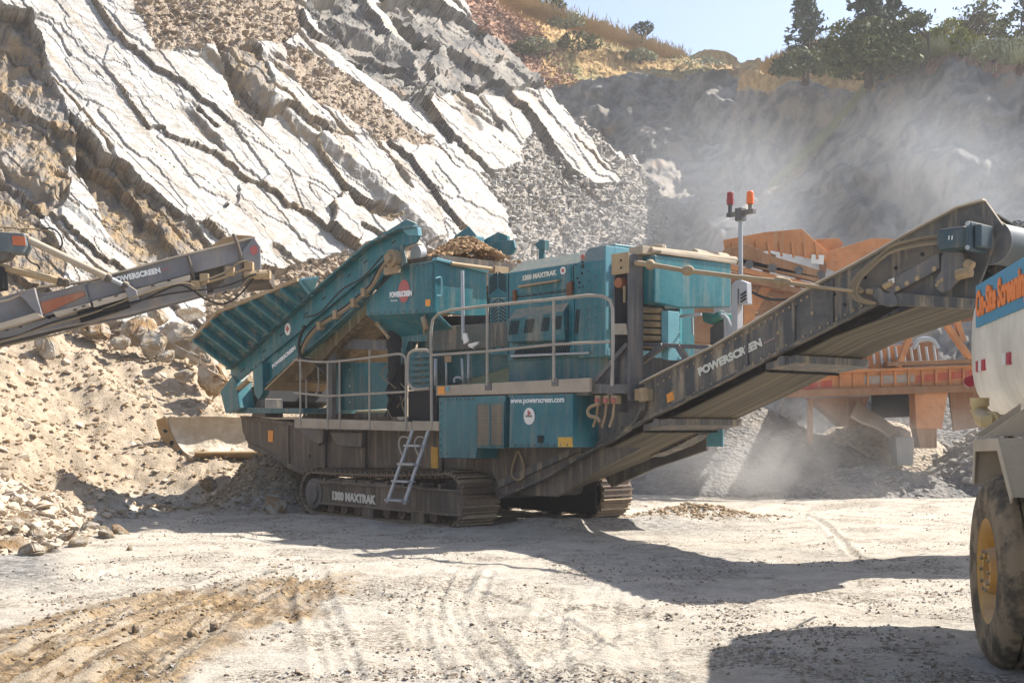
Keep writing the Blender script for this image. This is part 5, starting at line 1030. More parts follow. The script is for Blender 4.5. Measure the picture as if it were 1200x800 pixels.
lslab('back_plate', [(-60, 370), (110, 330), (300, 280), (302, 330), (150, 372), (-60, 415)], .75, .8, LG); lslab('conveyor_bed', [(-60, 398), (240, 322), (242, 334), (-60, 412)], .05, .75, DARK)
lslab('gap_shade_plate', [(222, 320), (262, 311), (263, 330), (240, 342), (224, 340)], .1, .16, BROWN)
lslab('end_cover', [(281, 297), (297, 277), (305, 289), (306, 318), (290, 327), (283, 320)], -.04, .02, LG, .01); lslab('red_emblem', [(293, 291), (297, 287), (301, 289), (302, 295), (298, 299), (294, 297)], -.05, -.04, REDD, 0)
lslab('end_hood', [(247, 288), (262, 278), (280, 275), (296, 276), (304, 288), (262, 292)], .1, .7, TAN, .01)
for P in (((273, 274), (278, 284), (283, 302), (284, 318)), ((220, 300), (224, 312), (227, 326), (232, 340))): MB().tube([LP(x, y, -.05) for x, y in P], .022, 6).build('u_strap', BROWN, sidec, .004)
lslab('side_guard_wedge', [(21, 345), (40, 337), (44, 352), (50, 372), (41, 366), (30, 352)], -.1, 0, LG)
for x, y in ((8, 386), (24, 382), (58, 372), (88, 362), (98, 358), (117, 351), (136, 346), (157, 340), (179, 334), (198, 328)): lslab('slot_hole', [(x-2, y+.5), (x+2, y-.6), (x+2, y+1), (x-2, y+2.1)], -.145, -.14, DARK, 0)
def ltext(s, p0, p1, hpx, mat):
    a = LP(*p0, -.01); b = LP(*p1, -.01); d = b-a; an = math.atan2(d.z, d.x); az = math.atan2(d.y, d.x)
    return text(s, mat, sidec, loc=tuple((a+b)/2), rot=(Matrix.Rotation(az, 3, 'Z') @ Matrix.Rotation(-an, 3, 'Y') @ Matrix.Rotation(R(90), 3, 'X')).to_euler(), w=d.length, h=hpx/F*14*.97, bold=.05)
ltext('POWERSCREEN', (132, 328.5), (188, 317), 7, WHITEL); lslab('lettering_dash', [(190, 316), (198, 314), (198, 315), (190, 317)], -.01, 0, REDD, 0)
def ram(p, q, s=.55, r1=.042, r2=.026):
    g = empty('hydraulic_ram'); g.parent = sidec; a, b = LP(*p, -.25), LP(*q, -.12); c = a.lerp(b, s); MB().tube([a, c], r1, 12).build('ram_barrel', TAN if p[0] < 0 else painted('dusty_ram_barrel', (.35, .30, .24), .4, .5, .5), g, smooth=True); MB().tube([c, b], r2, 10).build('ram_rod', GALV, g, smooth=True)
    for e in (a, b, c): MB().sph(tuple(e), .055, 5).build('ram_eye', BROWN, g, smooth=True)
ram((29, 279), (147, 335), .82); ram((-70, 296), (77, 331), .95)
lslab('ram_lug', [(142, 333), (150, 333), (160, 340), (162, 352), (151, 355), (149, 344)], -.16, -.02, LG, .01)
lslab('ram_head_box', [(-60, 268), (28, 273), (31, 287), (26, 296), (16, 296), (-60, 290)], -.35, -.1, painted('blue_grey_arm', (.10, .13, .15), .4, .4, .5), .01); lslab('orange_warning_plate', [(14, 276), (29, 277), (30, 288), (15, 287)], -.36, -.35, painted('orange_red_plate', (.5, .14, .06), .4, .5, .6), 0)
lslab('ram_head_lower', [(-60, 290), (14, 294), (8, 303), (-60, 320)], -.3, -.1, GREY); lslab('dark_bracket', [(-12, 310), (3, 312), (4, 338), (-12, 340)], -.3, -.1, DARK)
for P in (((-40, 265), (0, 266), (22, 268), (30, 274), (33, 284), (31, 292)), ((30, 294), (31, 301), (36, 307), (44, 311), (47, 316)), ((48, 268), (62, 268), (70, 275), (73, 285), (70, 294), (74, 300), (80, 306)), ((26, 268), (48, 269), (60, 272), (66, 282), (64, 293), (68, 300)),
          ((-60, 402), (10, 396), (60, 378), (130, 360), (200, 344), (260, 336), (300, 321)), ((-60, 412), (0, 400), (50, 384), (110, 366), (180, 340), (220, 332), (235, 344), (255, 350), (275, 344), (292, 325)), ((120, 364), (160, 354), (205, 335), (222, 338), (240, 350), (262, 356), (280, 346), (297, 326)),
          ((-60, 420), (20, 402), (80, 388), (140, 366)), ((235, 330), (262, 320), (280, 308), (290, 306))): MB().tube(curve([LP(x, y, -.16) for x, y in P]), .0105, 6).build('hydraulic_hose', rc.choice([HOSE, HOSE, HOSED]), sidec, smooth=True)
m = MB(); 
for x, y in ((240, 326), (292, 312), (230, 334), (270, 318), (300, 322), (312, 322)): m.box(tuple(LP(x, y, -.08)-Vector((.05, .05, .05))), tuple(LP(x, y, -.08)+Vector((.05, .05, .05))))
m.tube([LP(236, 333, -.1), LP(262, 325, -.1), LP(290, 314, -.1)], .015, 8); m.tube([LP(286, 322, -.1), LP(313, 321, -.1)], .05, 8); tg = m.build('tensioner_gear', TAN, sidec, .006); tg['kind'] = 'stuff'
lslab('end_roller_frame', [(283, 322), (300, 318), (316, 315), (316, 331), (300, 333), (284, 334)], .0, .7, BROWN, .01)
for x in (-57, -45): a = LP(x, 402, .3); MB().bar((a.x, a.y, a.z), (a.x, a.y, -.05), .14, .14).build('support_leg', LG, sidec, .01)
# ================================================================== ORANGE SCREENING PLANT behind the conveyor
YO = 27.5; pl = empty('orange_screening_plant', (WP(1000, 460, YO)[0], YO, 0), 0, 'weathered orange screening plant with hoppers and long girder in the dust behind', 'screening plant')
OR = painted('weathered_orange_paint', (.52, .21, .075), .5, .4, .6, rust=.4); ORB = painted('rusty_orange_brown', (.27, .13, .06), .35, .4, .7, rust=.5); REDB = painted('red_stripe_paint', (.45, .08, .04), .3, .4, .6)
def OPx(px, py, y=0): w_ = WP(px, py, YO+y); return (w_[0]-pl.location.x, y, w_[2])
def osl(name, pts, y0, y1, mat, bev=.01, tilt=0):
    A = [OPx(x, y, y0) for x, y in pts]; return MB().loft(A, [(a[0], y1, a[2]+tilt) for a in A]).build(name, mat, pl, bev)
osl('hopper_wall', [(848, 281), (895, 272), (940, 268), (968, 294), (968, 306), (905, 293), (850, 298)], 0, .1, OR); osl('hopper_wall', [(850, 281), (895, 272), (940, 268), (945, 276), (850, 288)], 1.8, 1.9, OR)
osl('hopper_end', [(955, 280), (984, 279), (989, 287), (975, 297)], .4, .6, OR); osl('hopper_wall', [(966, 296), (1022, 279), (1055, 280), (1062, 310), (1010, 330), (966, 312)], .2, .3, OR); osl('data_plate', [(951, 298), (966, 299), (965, 310), (951, 308)], -.03, -.01, STKW, 0)
osl('hopper_slope', [(848, 293), (876, 286), (905, 300), (960, 316), (960, 326), (848, 306)], -.2, .0, ORB)
for i, (a, b) in enumerate((((850, 302), (1000, 338)), ((850, 312), (995, 346)), ((850, 322), (990, 354)))): MB().bar(OPx(*a, -.1), OPx(*b, -.1), .2, .12).build('screen_deck_rail', OR if i % 2 else ORB, pl, .01)
for x, y in ((878, 318), (905, 322), (936, 325), (962, 330)): m = MB(); m.tube([OPx(x, y-8, -.22), OPx(x, y-8, -.05)], .1, 10); m.build('spring_mount', GREY, pl)
for i, (a, b, wd) in enumerate((((905, 298), (888, 345), .16), ((905, 325), (870, 380), .2), ((888, 345), (935, 365), .12), ((940, 330), (912, 362), .12), ((876, 372), (960, 345), .08), ((935, 318), (935, 360), .1), ((965, 308), (958, 360), .14), ((878, 340), (876, 410), .25), ((925, 340), (922, 410), .2))): MB().bar(OPx(*a, .1), OPx(*b, .1), wd, wd).build('brace', OR if i % 2 else ORB, pl, .01)
osl('underside_bin', [(780, 345), (835, 345), (838, 402), (780, 398)], .2, 1.5, ORB); osl('underside_bin', [(930, 345), (990, 342), (985, 372), (932, 368)], .8, 1.9, ORB)
# the long girder
gz = osl('main_girder', [(905, 447), (975, 435), (1175, 427), (1175, 452), (905, 462)], 0, .06, OR); osl('girder_flange', [(880, 458), (1175, 450), (1175, 458), (880, 467)], -.15, .2, ORB, .01); osl('girder_flange', [(960, 434), (1175, 426), (1175, 429), (960, 438)], -.15, .2, OR, .01)
osl('red_stripe', [(920, 452), (975, 445), (975, 453), (920, 460)], -.012, 0, REDB, 0); osl('red_stripe', [(1074, 440), (1140, 433), (1140, 442), (1074, 448)], -.012, 0, REDB, 0)
osl('lettering_panel', [(1013, 440.5), (1071, 438.5), (1071, 447.5), (1013, 450)], -.02, -.005, plain('faded_panel', (.34, .28, .23), .8, var=.5, sc=6), 0)
osl('support_column', [(1072, 456), (1112, 454), (1104, 502), (1074, 502)], -.1, .35, OR, .01); osl('support_foot', [(1074, 502), (1098, 502), (1098, 525), (1078, 525)], -.1, .3, ORB, .01); osl('support_column', [(1112, 456), (1150, 454), (1150, 500), (1118, 505)], .6, .7, ORB)
osl('side_panel', [(1016, 406), (1058, 404), (1060, 430), (1018, 432)], .1, .2, OR); osl('side_panel', [(1058, 402), (1098, 400), (1100, 426), (1060, 430)], .3, .4, ORB)
for a, b in (((1073, 375), (1052, 430)), ((1098, 365), (1142, 428)), ((1120, 372), (1128, 400)), ((1020, 404), (1000, 432))): MB().bar(OPx(*a, -.15), OPx(*b, -.15), .17, .12).build('brace', OR, pl, .01)
osl('walkway_floor', [(1040, 424), (1150, 420), (1150, 425), (1040, 429)], -.25, .3, ORB); m = MB(); m.tube(curve([OPx(x, y, -.2) for x, y in ((1070, 408), (1078, 398), (1092, 398), (1100, 408))]), .05, 8); m.build('bent_pipe', GALV, pl, smooth=True)
for k in range(5): x = 985+k*5; MB().bar(OPx(x, 398+k, .3), OPx(x-18, 428, .3), .04, .1).build('ladder_rail', STKW if k % 2 else OR, pl, .004)
osl('discharge_chute', [(950, 466), (1020, 464), (1005, 498), (988, 500)], 1.2, 1.8, ORB); osl('rear_panel', [(1022, 462), (1072, 460), (1072, 488), (1022, 490)], 1.6, 1.7, DARK)
osl('plant_leg', [(948, 466), (953, 466), (953, 520), (948, 520)], .5, .7, ORB)
osl('counterweight', [(1049, 512), (1072, 512), (1070, 545), (1052, 545)], -.2, .3, painted('grey_block_steel', (.2, .2, .2), .5), .02)
osl('shade_caster_box', [(858, 318), (990, 352), (988, 362), (858, 330)], .4, 4.2, ORB); osl('shade_caster_deck', [(965, 452), (1170, 446), (1170, 450), (965, 457)], .3, 4.0, ORB); osl('upper_shade_deck', [(1010, 372), (1180, 360), (1180, 366), (1010, 380)], 1.2, 4.6, ORB)  # deep slabs added to the plant to cast broad shade over the piles
m = MB()
for x in range(985, 1170, 16): m.bar(OPx(x, 436-(x-975)*.04, -.03), OPx(x, 453-(x-975)*.02, -.03), .05, .05)
for x in range(858, 960, 14): m.bar(OPx(x, 284, -.03), OPx(x+2, 296+(x-858)*.08, -.03), .05, .05)
m.build('stiffening_ribs', OR, pl)['kind'] = 'stuff'
m = MB()
for k in range(9): x = 1022+k*9; m.tube([OPx(x, 404+k % 2*2, .0), OPx(x+3, 426, .0)], .03, 6)
for k in range(6): x = 980+k*11; m.tube([OPx(x, 360+k*1.5, -.3), OPx(x+2, 372, -.3)], .07, 8)
m.build('small_pipework', GALV, pl)['kind'] = 'stuff'
MB().tube(curve([OPx(x, y, -.3) for x, y in ((860, 330), (900, 350), (950, 352), (1000, 376), (1060, 372))]), .03, 6).build('cable', DARK, pl, smooth=True)
# curved sheet lying on the heap
def lying_sheet():
    m = MB(); P = []
    for i in range(9): t = i/8; P.append((997+t*46, 486+t*23+math.sin(t*7)*1.5))
    top = [OPx(x+8, y-17+i*1.3, 1.2) for i, (x, y) in enumerate(P)]; bot = [OPx(x, y, .6) for x, y in P]
    for i in range(8): m.loft([bot[i], bot[i+1], top[i+1], top[i]], [tuple(Vector(q)+Vector((.0, .02, -.05))) for q in (bot[i], bot[i+1], top[i+1], top[i])])
    o = m.build('bent_belt_sheet', plain('sandy_belt', (.45, .36, .26), .9, var=.2)); o.location = pl.location; tag(o, 'bent sandy belt sheet slumped on the gravel under the orange girder', 'belt')
lying_sheet()
# ================================================================== RECEIVING CONVEYOR behind the truck
rcv = empty('receiving_conveyor', (5.5, 14.1, 0), R(4), 'gravel loaded conveyor end showing just above the white tank', 'conveyor')
for y in (0, 1.5): MB().prism([(0, 3.35), (.5, 3.72), (9, 4.3), (9, 3.8), (.3, 3.2)], y, y+.05).build('side_plate', CONV, rcv, .006)
MB().prism([(0, 3.4), (9, 3.95), (9, 4.0), (0, 3.45)], .05, 1.5).build('belt', RUB, rcv)
for x in (3.2, 8): MB().bar((x, .4, 3.5), (x, .4, 0), .15, .15).build('support_leg', GREY, rcv, .01)
r_ = np.random.default_rng(77); n = 2200; x = r_.random(n)*6; y = r_.normal(.78, .3, n); z = 3.55+.062*x+.42*np.exp(-((y-.78)/.42)**2)*sm(-.2, .8, x)
rs = scatter('belt_gravel', np.stack([x, y, z], 1), .03+.05*r_.random(n), plain('dark_grey_gravel', (.17, .175, .18), .9, var=.5, sc=3), 78); rs.location = (5.5, 14.1, 0); rs.rotation_euler = (0, 0, R(4)); tag(rs, 'dark grey gravel heaped on the belt above the tank', kind='stuff')
MB().prism([(.35, 3.6), (.8, 3.85), (6, 4.15), (6, 3.9), (.3, 3.5)], .35, 1.25).build('gravel_bed', bpy.data.materials['dark_grey_gravel'], rcv, .05)
# ================================================================== GRAVEL PILES
def pile_mat(name, c0, c1):
    k = NT(name); v = k.voro(9, 'F1', 'Color'); n = k.noise(.9, 6, .6); f = k.noise(14, 6, .75); c = k.mix(k.math('MULTIPLY_ADD', k.sep(v)[0], .6, k.math('MULTIPLY', f, .5)), c0, c1); c = k.mix(k.math('MULTIPLY', k.ramp(n, .45, .7), .5), c, (.33, .28, .22)); return k.fin(c, .95, 0, k.bump(k.voro(11), .9, .06, k.bump(f, .7, .04)), .1)
PM = pile_mat('grey_pile', (.09, .088, .085), (.25, .24, .23)); PM2 = pile_mat('tan_pile', (.26, .21, .16), (.52, .44, .35))
def pile(cx, cy, r, h, mat, label, seed, ex=1.3, rock=500, rm=M_GRAVEL, smax=.09):
    n = 90; g = np.linspace(-1, 1, n); U_, V_ = np.meshgrid(g*r*ex, g*r); d = np.hypot(U_/ex, V_)/r+.12*fbm(U_*.7+cx, V_*.7+cy, 4, seed)
    z = h*np.clip(1.04-d, 0, 1)**.95+.07*fbm(U_*4, V_*4, 4, seed+1)*(d < 1.0)-.12*(d > 1)-.1
    o = grid_obj('gravel_pile', U_+cx, V_+cy, np.maximum(z, -.1), mat, smooth=True); tag(o, label, 'gravel pile')
    r_ = np.random.default_rng(seed); k = rock; a = r_.random(k)*2*np.pi; q = np.sqrt(r_.random(k)); x = q*r*ex*np.cos(a); y = q*r*np.sin(a); dd = np.hypot(x/ex, y)/r+.12*fbm(x[None]*.7+cx, y[None]*.7+cy, 4, seed)[0]; zz = h*np.clip(1.04-dd, 0, 1)**.95-.1
    s_ = scatter('loose_stones', np.stack([x+cx, y+cy, zz], 1), .02+smax*r_.random(k)**2.5, rm, seed, parent=o); tag(s_, None, kind='stuff')
pile(5.7, 30.5, 3.6, 2.3, PM, 'dark grey cone of fine gravel behind the conveyor', 51); pile(9.2, 31.5, 3.2, 1.9, PM2, 'tan gravel cone under the orange girder', 52)
pile(12.3, 28.2, 3.0, 2.6, PM, 'coarse grey gravel heap beside the water truck', 53, 1.1, 1600, M_GRAVEL, .16); pile(8.2, 27.6, 1.9, .75, PM, 'low grey gravel swell in front of the piles', 54, 1.6)
pile(13.5, 36, 5, 3.0, PM, 'wide grey heap at the foot of the bank', 55)
def bmat(name, c0, c1):
    k = NT(name); n = k.noise(1.2, 7, .65); f = k.noise(9, 6, .7); v = k.mix(k.ramp(n, .4, .62), c0, c1); v = k.mix(k.math('MULTIPLY', f, .3), v, (.2, .17, .13)); return k.fin(v, .9, 0, k.bump(f, .7, .08, k.bump(n, .6, .15)), .15)
# ================================================================== DOZER BLADE on the bank
def blade():
    g = empty('dozer_blade', WP(268, 518, 26.8), R(30), 'dusty curved steel dozer blade lying on the tan rubble bank', 'blade')
    BM = bmat('dust_caked_steel', (.46, .37, .26), (.66, .58, .47)); BM2 = painted('ochre_rusted_edge', (.33, .22, .10), .5, .4, .8, rust=.4)
    prof = []; n = 12
    for i in range(n+1): t = i/n; a = R(-62+118*t); prof.append((.62-.62*math.cos(a)*1.0, .55*math.sin(a)))
    def end(x, sk): return [(x+sk*(p[1]+.5), -p[0]-.0, p[1]) for p in prof]
    m = MB(); N = 14; cols = [[(p[0], p[1]+.02*math.sin(k*1.3), p[2]) for p in end(-.88+2.4*k/N, .0)] for k in range(N+1)]
    cols = [[(x+(-.0 if k else 0)+(.22*(1-(p+.5))*(k == 0)*0), y, p) for x, y, p in c] for k, c in enumerate(cols)]
    def skew(q, z=None): return (q[0]-max(0, 1-(q[0]+.88)/.9)*.42*(q[2]+.45), q[1], q[2])
    cols = [[skew(q) for q in c] for c in cols]
    for k in range(N):
        for i in range(n): a, b, c, d = cols[k][i], cols[k+1][i], cols[k+1][i+1], cols[k][i+1]; m.add([a, b, c, d]+[(q[0], q[1]+.09, q[2]) for q in (a, b, c, d)], [(0, 1, 2, 3), (7, 6, 5, 4), (0, 4, 5, 1), (3, 2, 6, 7), (0, 3, 7, 4), (1, 5, 6, 2)])
    m.build('mould_board', BM, g, smooth=False)
    m = MB(); E_ = [skew(q) for q in end(-.9, 0)]
    for i in range(n): a, b = E_[i], E_[i+1]; m.loft([a, b, (b[0]-.16, b[1]+.16, b[2]+.02), (a[0]-.16+.1*(i < 3), a[1]+.16, a[2]+.0)], [(q[0], q[1]+.05, q[2]) for q in (a, b, (b[0]-.16, b[1]+.16, b[2]+.02), (a[0]-.16+.1*(i < 3), a[1]+.16, a[2]))])
    m.build('end_plate', BM2, g)
    for z in (.28, .02, -.26): xx = -.97-.42*(z+.45); i_ = min(range(n+1), key=lambda q: abs(prof[q][1]-z)); yy = -prof[i_][0]+.06; MB().tube([(xx, yy-.03, z), (xx+.02, yy+.05, z)], .045, 8).build('bolt_hole', DARK, g)
    m = MB(); m.bar((-.85, -.34, -.50), (1.4, -.34, -.50), .3, .05); m.build('cutting_edge', BM2, g, .01)
blade(); bpy.data.objects['dozer_blade'].rotation_euler = (R(-30), 0, R(28)); bpy.data.objects['dozer_blade'].scale = (1.05, 1.05, 1.05)
# ================================================================== BOULDERS
def boulder(x, y, z, s, seed, mat, label, group=None, sc=(1, 1, 1)):
    r_ = random.Random(seed); bm = bmesh.new()
    for _ in range(16): v = Vector([r_.gauss(0, 1) for _ in range(3)]).normalized()*r_.uniform(.8, 1.1); bm.verts.new(v)
    bmesh.ops.convex_hull(bm, input=bm.verts); bmesh.ops.delete(bm, geom=[v for v in bm.verts if not v.link_faces], context='VERTS')
    bmesh.ops.bevel(bm, geom=bm.edges, offset=.08, segments=2, affect='EDGES'); bmesh.ops.triangulate(bm, faces=bm.faces); bmesh.ops.subdivide_edges(bm, edges=bm.edges, cuts=2, use_grid_fill=True)
    for v in bm.verts: v.co += v.co.normalized()*(mnoise.noise(v.co*2.3+Vector((seed, 0, 0)))*.12+mnoise.noise(v.co*7)*.04)
    bmesh.ops.recalc_face_normals(bm, faces=bm.faces); me = bpy.data.meshes.new('boulder'); bm.to_mesh(me); bm.free(); me.materials.append(mat)
    o = bpy.data.objects.new('boulder', me); C.objects.link(o); o.location = (x, y, z); o.scale = (s*sc[0], s*sc[1], s*sc[2]); o.rotation_euler = (r_.random()*.6, r_.random()*.6, r_.random()*6)
    return tag(o, label, 'boulder', group)
BW = bmat('pale_boulder', (.36, .27, .17), (.56, .51, .44)); BO = bmat('ochre_boulder', (.30, .18, .08), (.50, .44, .36))
for px, py, Y, s, mt, lb, sc in ((168, 392, 31, .62, BO, 'big ochre sided boulder below the grey conveyor head', (1.1, 1, .85)), (178, 403, 30.4, .40, BW, 'pale boulder leaning against the big ochre boulder', (1, 1, .9)), (206, 398, 31.5, .58, BW, 'pale boulder beside the tip of the ribbed hopper wing', (1.1, 1, 1)),
        (232, 412, 31, .5, BW, 'sharp pale boulder just under the hopper wing tip', (1.2, 1, .8)), (243, 425, 30, .45, BW, 'flat topped pale boulder under the wing', (1.3, 1, .7)), (252, 440, 29, .5, BO, 'ochre boulder beside the end of the feeder', (1.1, 1, 1)), (110, 388, 30.5, .42, BO, 'ochre boulder directly under the conveyor hoses', (1.2, 1, .8)),
        (185, 371, 33, .35, BW, 'small pale boulder above the big ochre boulder', (1, 1, .8)), (143, 400, 30, .28, BW, 'small pale boulder left of the big ochre one', (1, 1, .8)), (215, 440, 29, .24, BW, 'lone white stone high on the bank', (1.3, 1, .8)), (55, 405, 28, .3, BW, 'pointed pale stone on the bank top below the two rams', (1, 1, 1.2)),
        (245, 566, 23.6, .2, BO, 'round brown boulder below the dozer blade', (1, 1, .9)), (222, 368, 34, .4, BW, 'pale block against the foot of the rock face', (1.3, 1, .7)), (195, 418, 30, .25, BW, 'small block on the bank below the boulders', (1.2, 1, .8)), (395, 472, 27.5, .3, BW, 'pale boulder seen through the left railing', (1.3, 1, .7)), (372, 478, 27.5, .35, BW, 'bright boulder behind the feeder foot', (1.2, 1, .8))):
    x, y, z = WP(px, py, Y); boulder(x, y, z, s, int(px), mt, lb, None, sc)
k_ = 0
BL = ['largest ochre block at the bottom of the rubble toe', 'pale block touching the right side of the largest ochre toe block', 'pale block directly above the largest ochre toe block', 'ochre block halfway along the lower edge of the rubble toe', 'small pale block near the point of the rubble toe', 'pale block just above the point of the rubble toe', 'ochre block alone on the floor beyond the rubble toe',
 'pale block beside the lone ochre block beyond the toe', 'small pale block low on the floor in front of the rubble', 'big ochre block high up in the rubble on the left', 'pale block below the big high ochre block', 'big pale block under the high blocks near the left side', 'small ochre block in the middle of the rubble slope', 'pale block at the shadow edge on the rubble toe', 'small pale block in the middle of the toe rubble', 'ochre block on the slope left of the blade shadow', 'highest pale block on the left rubble slope', 'pale block left of the block above the largest ochre one', 'tiny ochre stone lying out on the pale floor']
CL = ['big brown clod at the end of the damp wheel tracks', 'brown clod just beyond the big clod on the damp tracks', 'small brown clod left of the others on the damp tracks']
for px, py, Y, s in ((18, 628, 15.2, .30), (38, 640, 14.6, .2), (48, 600, 16.3, .17), (76, 606, 16, .18), (92, 618, 15.7, .14), (104, 598, 16.9, .16), (139, 628, 17, .13), (125, 634, 16.6, .12), (60, 633, 14.9, .13), (20, 520, 17, .18), (34, 545, 16.6, .15), (14, 560, 16.2, .2), (60, 520, 18, .13), (120, 600, 17.5, .12), (86, 580, 17, .12), (112, 545, 19, .14), (28, 500, 18.5, .2), (8, 592, 15.5, .18), (152, 645, 15.3, .05)):
    x, y, _ = WP(px, py, Y); boulder(x, y, gh(x, y)+s*.3, s, k_*13+5, BW if k_ % 3 else BO, BL[k_], 'blocks at the foot of the bank', (1.2, 1, .7)); k_ += 1
boulder(*WP(322, 611, 21.7)[:2], .12, .26, 77, BO, 'grey brown lump lying in the shade near the crawler idler', None, (1.2, 1, .7))
for i, (px, py, s) in enumerate(((228, 748, .06), (252, 740, .05), (158, 745, .035))): x, y, _ = WP(px, py, F*CH/(py-500)); boulder(x, y, gh(x, y)+.03, s, px, BO, CL[i], 'clods on the damp tracks')
# ================================================================== TREES AND SHRUBS on the crest
def leafmat(name, c0, c1): 
    k = NT(name); n = k.noise(.9, 4, .6); f = k.noise(7, 3, .6); v = k.mix(k.ramp(n, .35, .65), c0, c1); v = k.mix(k.math('MULTIPLY', f, .5), v, tuple(c*1.6 for c in c1)); return k.fin(v, .7, 0, None, .2)
LD = leafmat('dark_conifer_needles', (.025, .04, .028), (.06, .085, .05)); LO = leafmat('olive_oak_leaves', (.045, .055, .025), (.13, .14, .05)); LY = leafmat('yellow_green_leaves', (.12, .15, .03), (.30, .28, .06)); LP_ = leafmat('pale_sage_leaves', (.15, .17, .11), (.30, .30, .19)); BK = plain('brown_bark', (.10, .075, .055), .9, var=.3)
def leaves(pts, size, seed, asp=1.0):
    r_ = np.random.default_rng(seed); n = len(pts); s = size*(.5+r_.random(n)); a = r_.normal(size=(n, 3)); a /= np.linalg.norm(a, axis=1)[:, None]; b = np.cross(a, r_.normal(size=(n, 3))); b /= np.linalg.norm(b, axis=1)[:, None]
    P = np.stack([pts-a*s[:, None]*asp, pts+b*s[:, None]*.5, pts+a*s[:, None]*asp, pts-b*s[:, None]*.5], 1).reshape(-1, 3); return P, [(4*i, 4*i+1, 4*i+2, 4*i+3) for i in range(n)]
def plant(name, base, blobs, n, size, mat, label, cat, seed, trunk=None, group=None):
    g = empty(name, base, 0, label, cat, group); r_ = np.random.default_rng(seed); pts = []; w_ = np.array([b[3]*b[4] for b in blobs]); w_ = w_/w_.sum()
    for (x, y, z, rx, rz), q in zip(blobs, w_):
        k = max(6, int(n*q)); d = r_.normal(size=(k, 3)); d /= np.linalg.norm(d, axis=1)[:, None]; cl = .62+.38*r_.random(k)**.6; cn = (vn(d[:, 0]*3+seed+x, d[:, 2]*3+z, 3) > .32); d = (d*cl[:, None])[cn]; pts.append(np.stack([x+d[:, 0]*rx, y+d[:, 1]*rx, z+d[:, 2]*rz], 1))
    P, Fc = leaves(np.concatenate(pts), size, seed); mesh_obj('crown', P, Fc, mat, g)
    m = MB()
    for t in (trunk or [[(0, 0, -.4), (0, 0, .5)]]): m.tube([t[0], tuple((Vector(t[0])+Vector(t[-1]))/2+Vector((.05, 0, 0)))]+[t[-1]], .11 if len(t) < 3 else t[2][0], 6, .03)
    m.build('trunk', BK, g, smooth=True); return g
def conifer(base, h, wd, seed, label, n=5200, size=.16):
    n = int(n*.42)
    g = empty('conifer_tree', base, 0, label, 'conifer'); r_ = random.Random(seed); pts = []; m = MB(); m.tube([(0, 0, -1), (.05, 0, h*.5), (0, 0, h)], .22, 8, .04); m.build('trunk', BK, g, smooth=True); br = MB()
    L = 26
    for i in range(L):
        z = h*(-.02+1.0*i/L); ln = wd*(1-i/L)**.75*r_.uniform(.55, 1.12)
        for j in range(5):
            a = r_.random()*6.28; e = Vector((math.cos(a)*ln, math.sin(a)*ln, z+ln*r_.uniform(-.12, .12))); s0 = Vector((0, 0, z+.1)); br.tube([s0, e], .04, 4, .01)
            for k in range(int(n/L/5)): t = r_.random()**.7; p = s0.lerp(e, .15+.85*t); pts.append((p.x+r_.gauss(0, .13*ln*.6), p.y+r_.gauss(0, .13*ln*.6), p.z+r_.gauss(-.05, .10)))
    br.build('branches', BK, g); P, Fc = leaves(np.array(pts), size, seed, 1.2); mesh_obj('crown', P, Fc, LD, g); return g
conifer(WP(944, 78, 68), 5.2, 1.9, 1, 'hazy conifer standing apart on the left of the crest trees', 5200, .15); conifer(WP(1018, 78, 58), 5.0, 1.9, 2, 'dark conifer rising behind the round oak', 6000, .15); conifer(WP(1046, 78, 60), 4.6, 1.5, 3, 'second dark conifer right of the tall one', 4000, .15)
plant('oak_tree', WP(1000, 82, 55), [(-.4, 0, 1.3, 1.0, .95), (.8, 0, 1.4, 1.0, 1.0), (1.7, .2, 1.25, .95, .95), (.2, 0, .8, 1.5, .7), (1.6, 0, .8, 1.4, .8), (-.9, 0, .9, .7, .6), (.6, 0, .25, 1.9, .5), (2.0, 0, .3, 1.2, .5)], 6500, .12, LO, 'round dark olive oak on the crest', 'tree', 4, [[(.6, 0, -.5), (.8, 0, 1.2)]])
plant('shrub', WP(942, 84, 66), [(0, 0, .5, 1.6, .7), (1.8, 0, .3, 1.4, .5), (-1.2, 0, .2, .8, .4)], 2400, .12, LO, 'low dark shrubs at the foot of the hazy conifer', 'shrub', 5)
plant('shrub', WP(1090, 60, 57), [(0, 0, .5, .8, .5), (1.0, 0, .8, .9, .7), (1.9, 0, .5, .7, .5), (-.8, 0, .4, .5, .4)], 3400, .1, LY, 'yellow green shrub beside the slender tree', 'shrub', 6)
plant('shrub', WP(1128, 62, 54), [(0, 0, .5, .6, .6), (.6, 0, .3, .6, .4)], 1800, .1, LY, 'bright yellow green bush below the bare tree', 'shrub', 7); plant('shrub', WP(1165, 66, 52), [(0, 0, .3, .9, .4), (1.2, 0, .35, 1.0, .45), (2.4, 0, .4, 1, .5)], 2600, .1, LP_, 'pale sage bushes at the right end of the crest', 'shrub', 8)
plant('shrub', WP(1155, 56, 56), [(0, 0, .8, 1.0, .8), (1.5, 0, .9, 1.0, .8), (2.6, 0, .7, .9, .8)], 2400, .11, LO, 'thin olive bushes behind the sage bushes', 'shrub', 28)
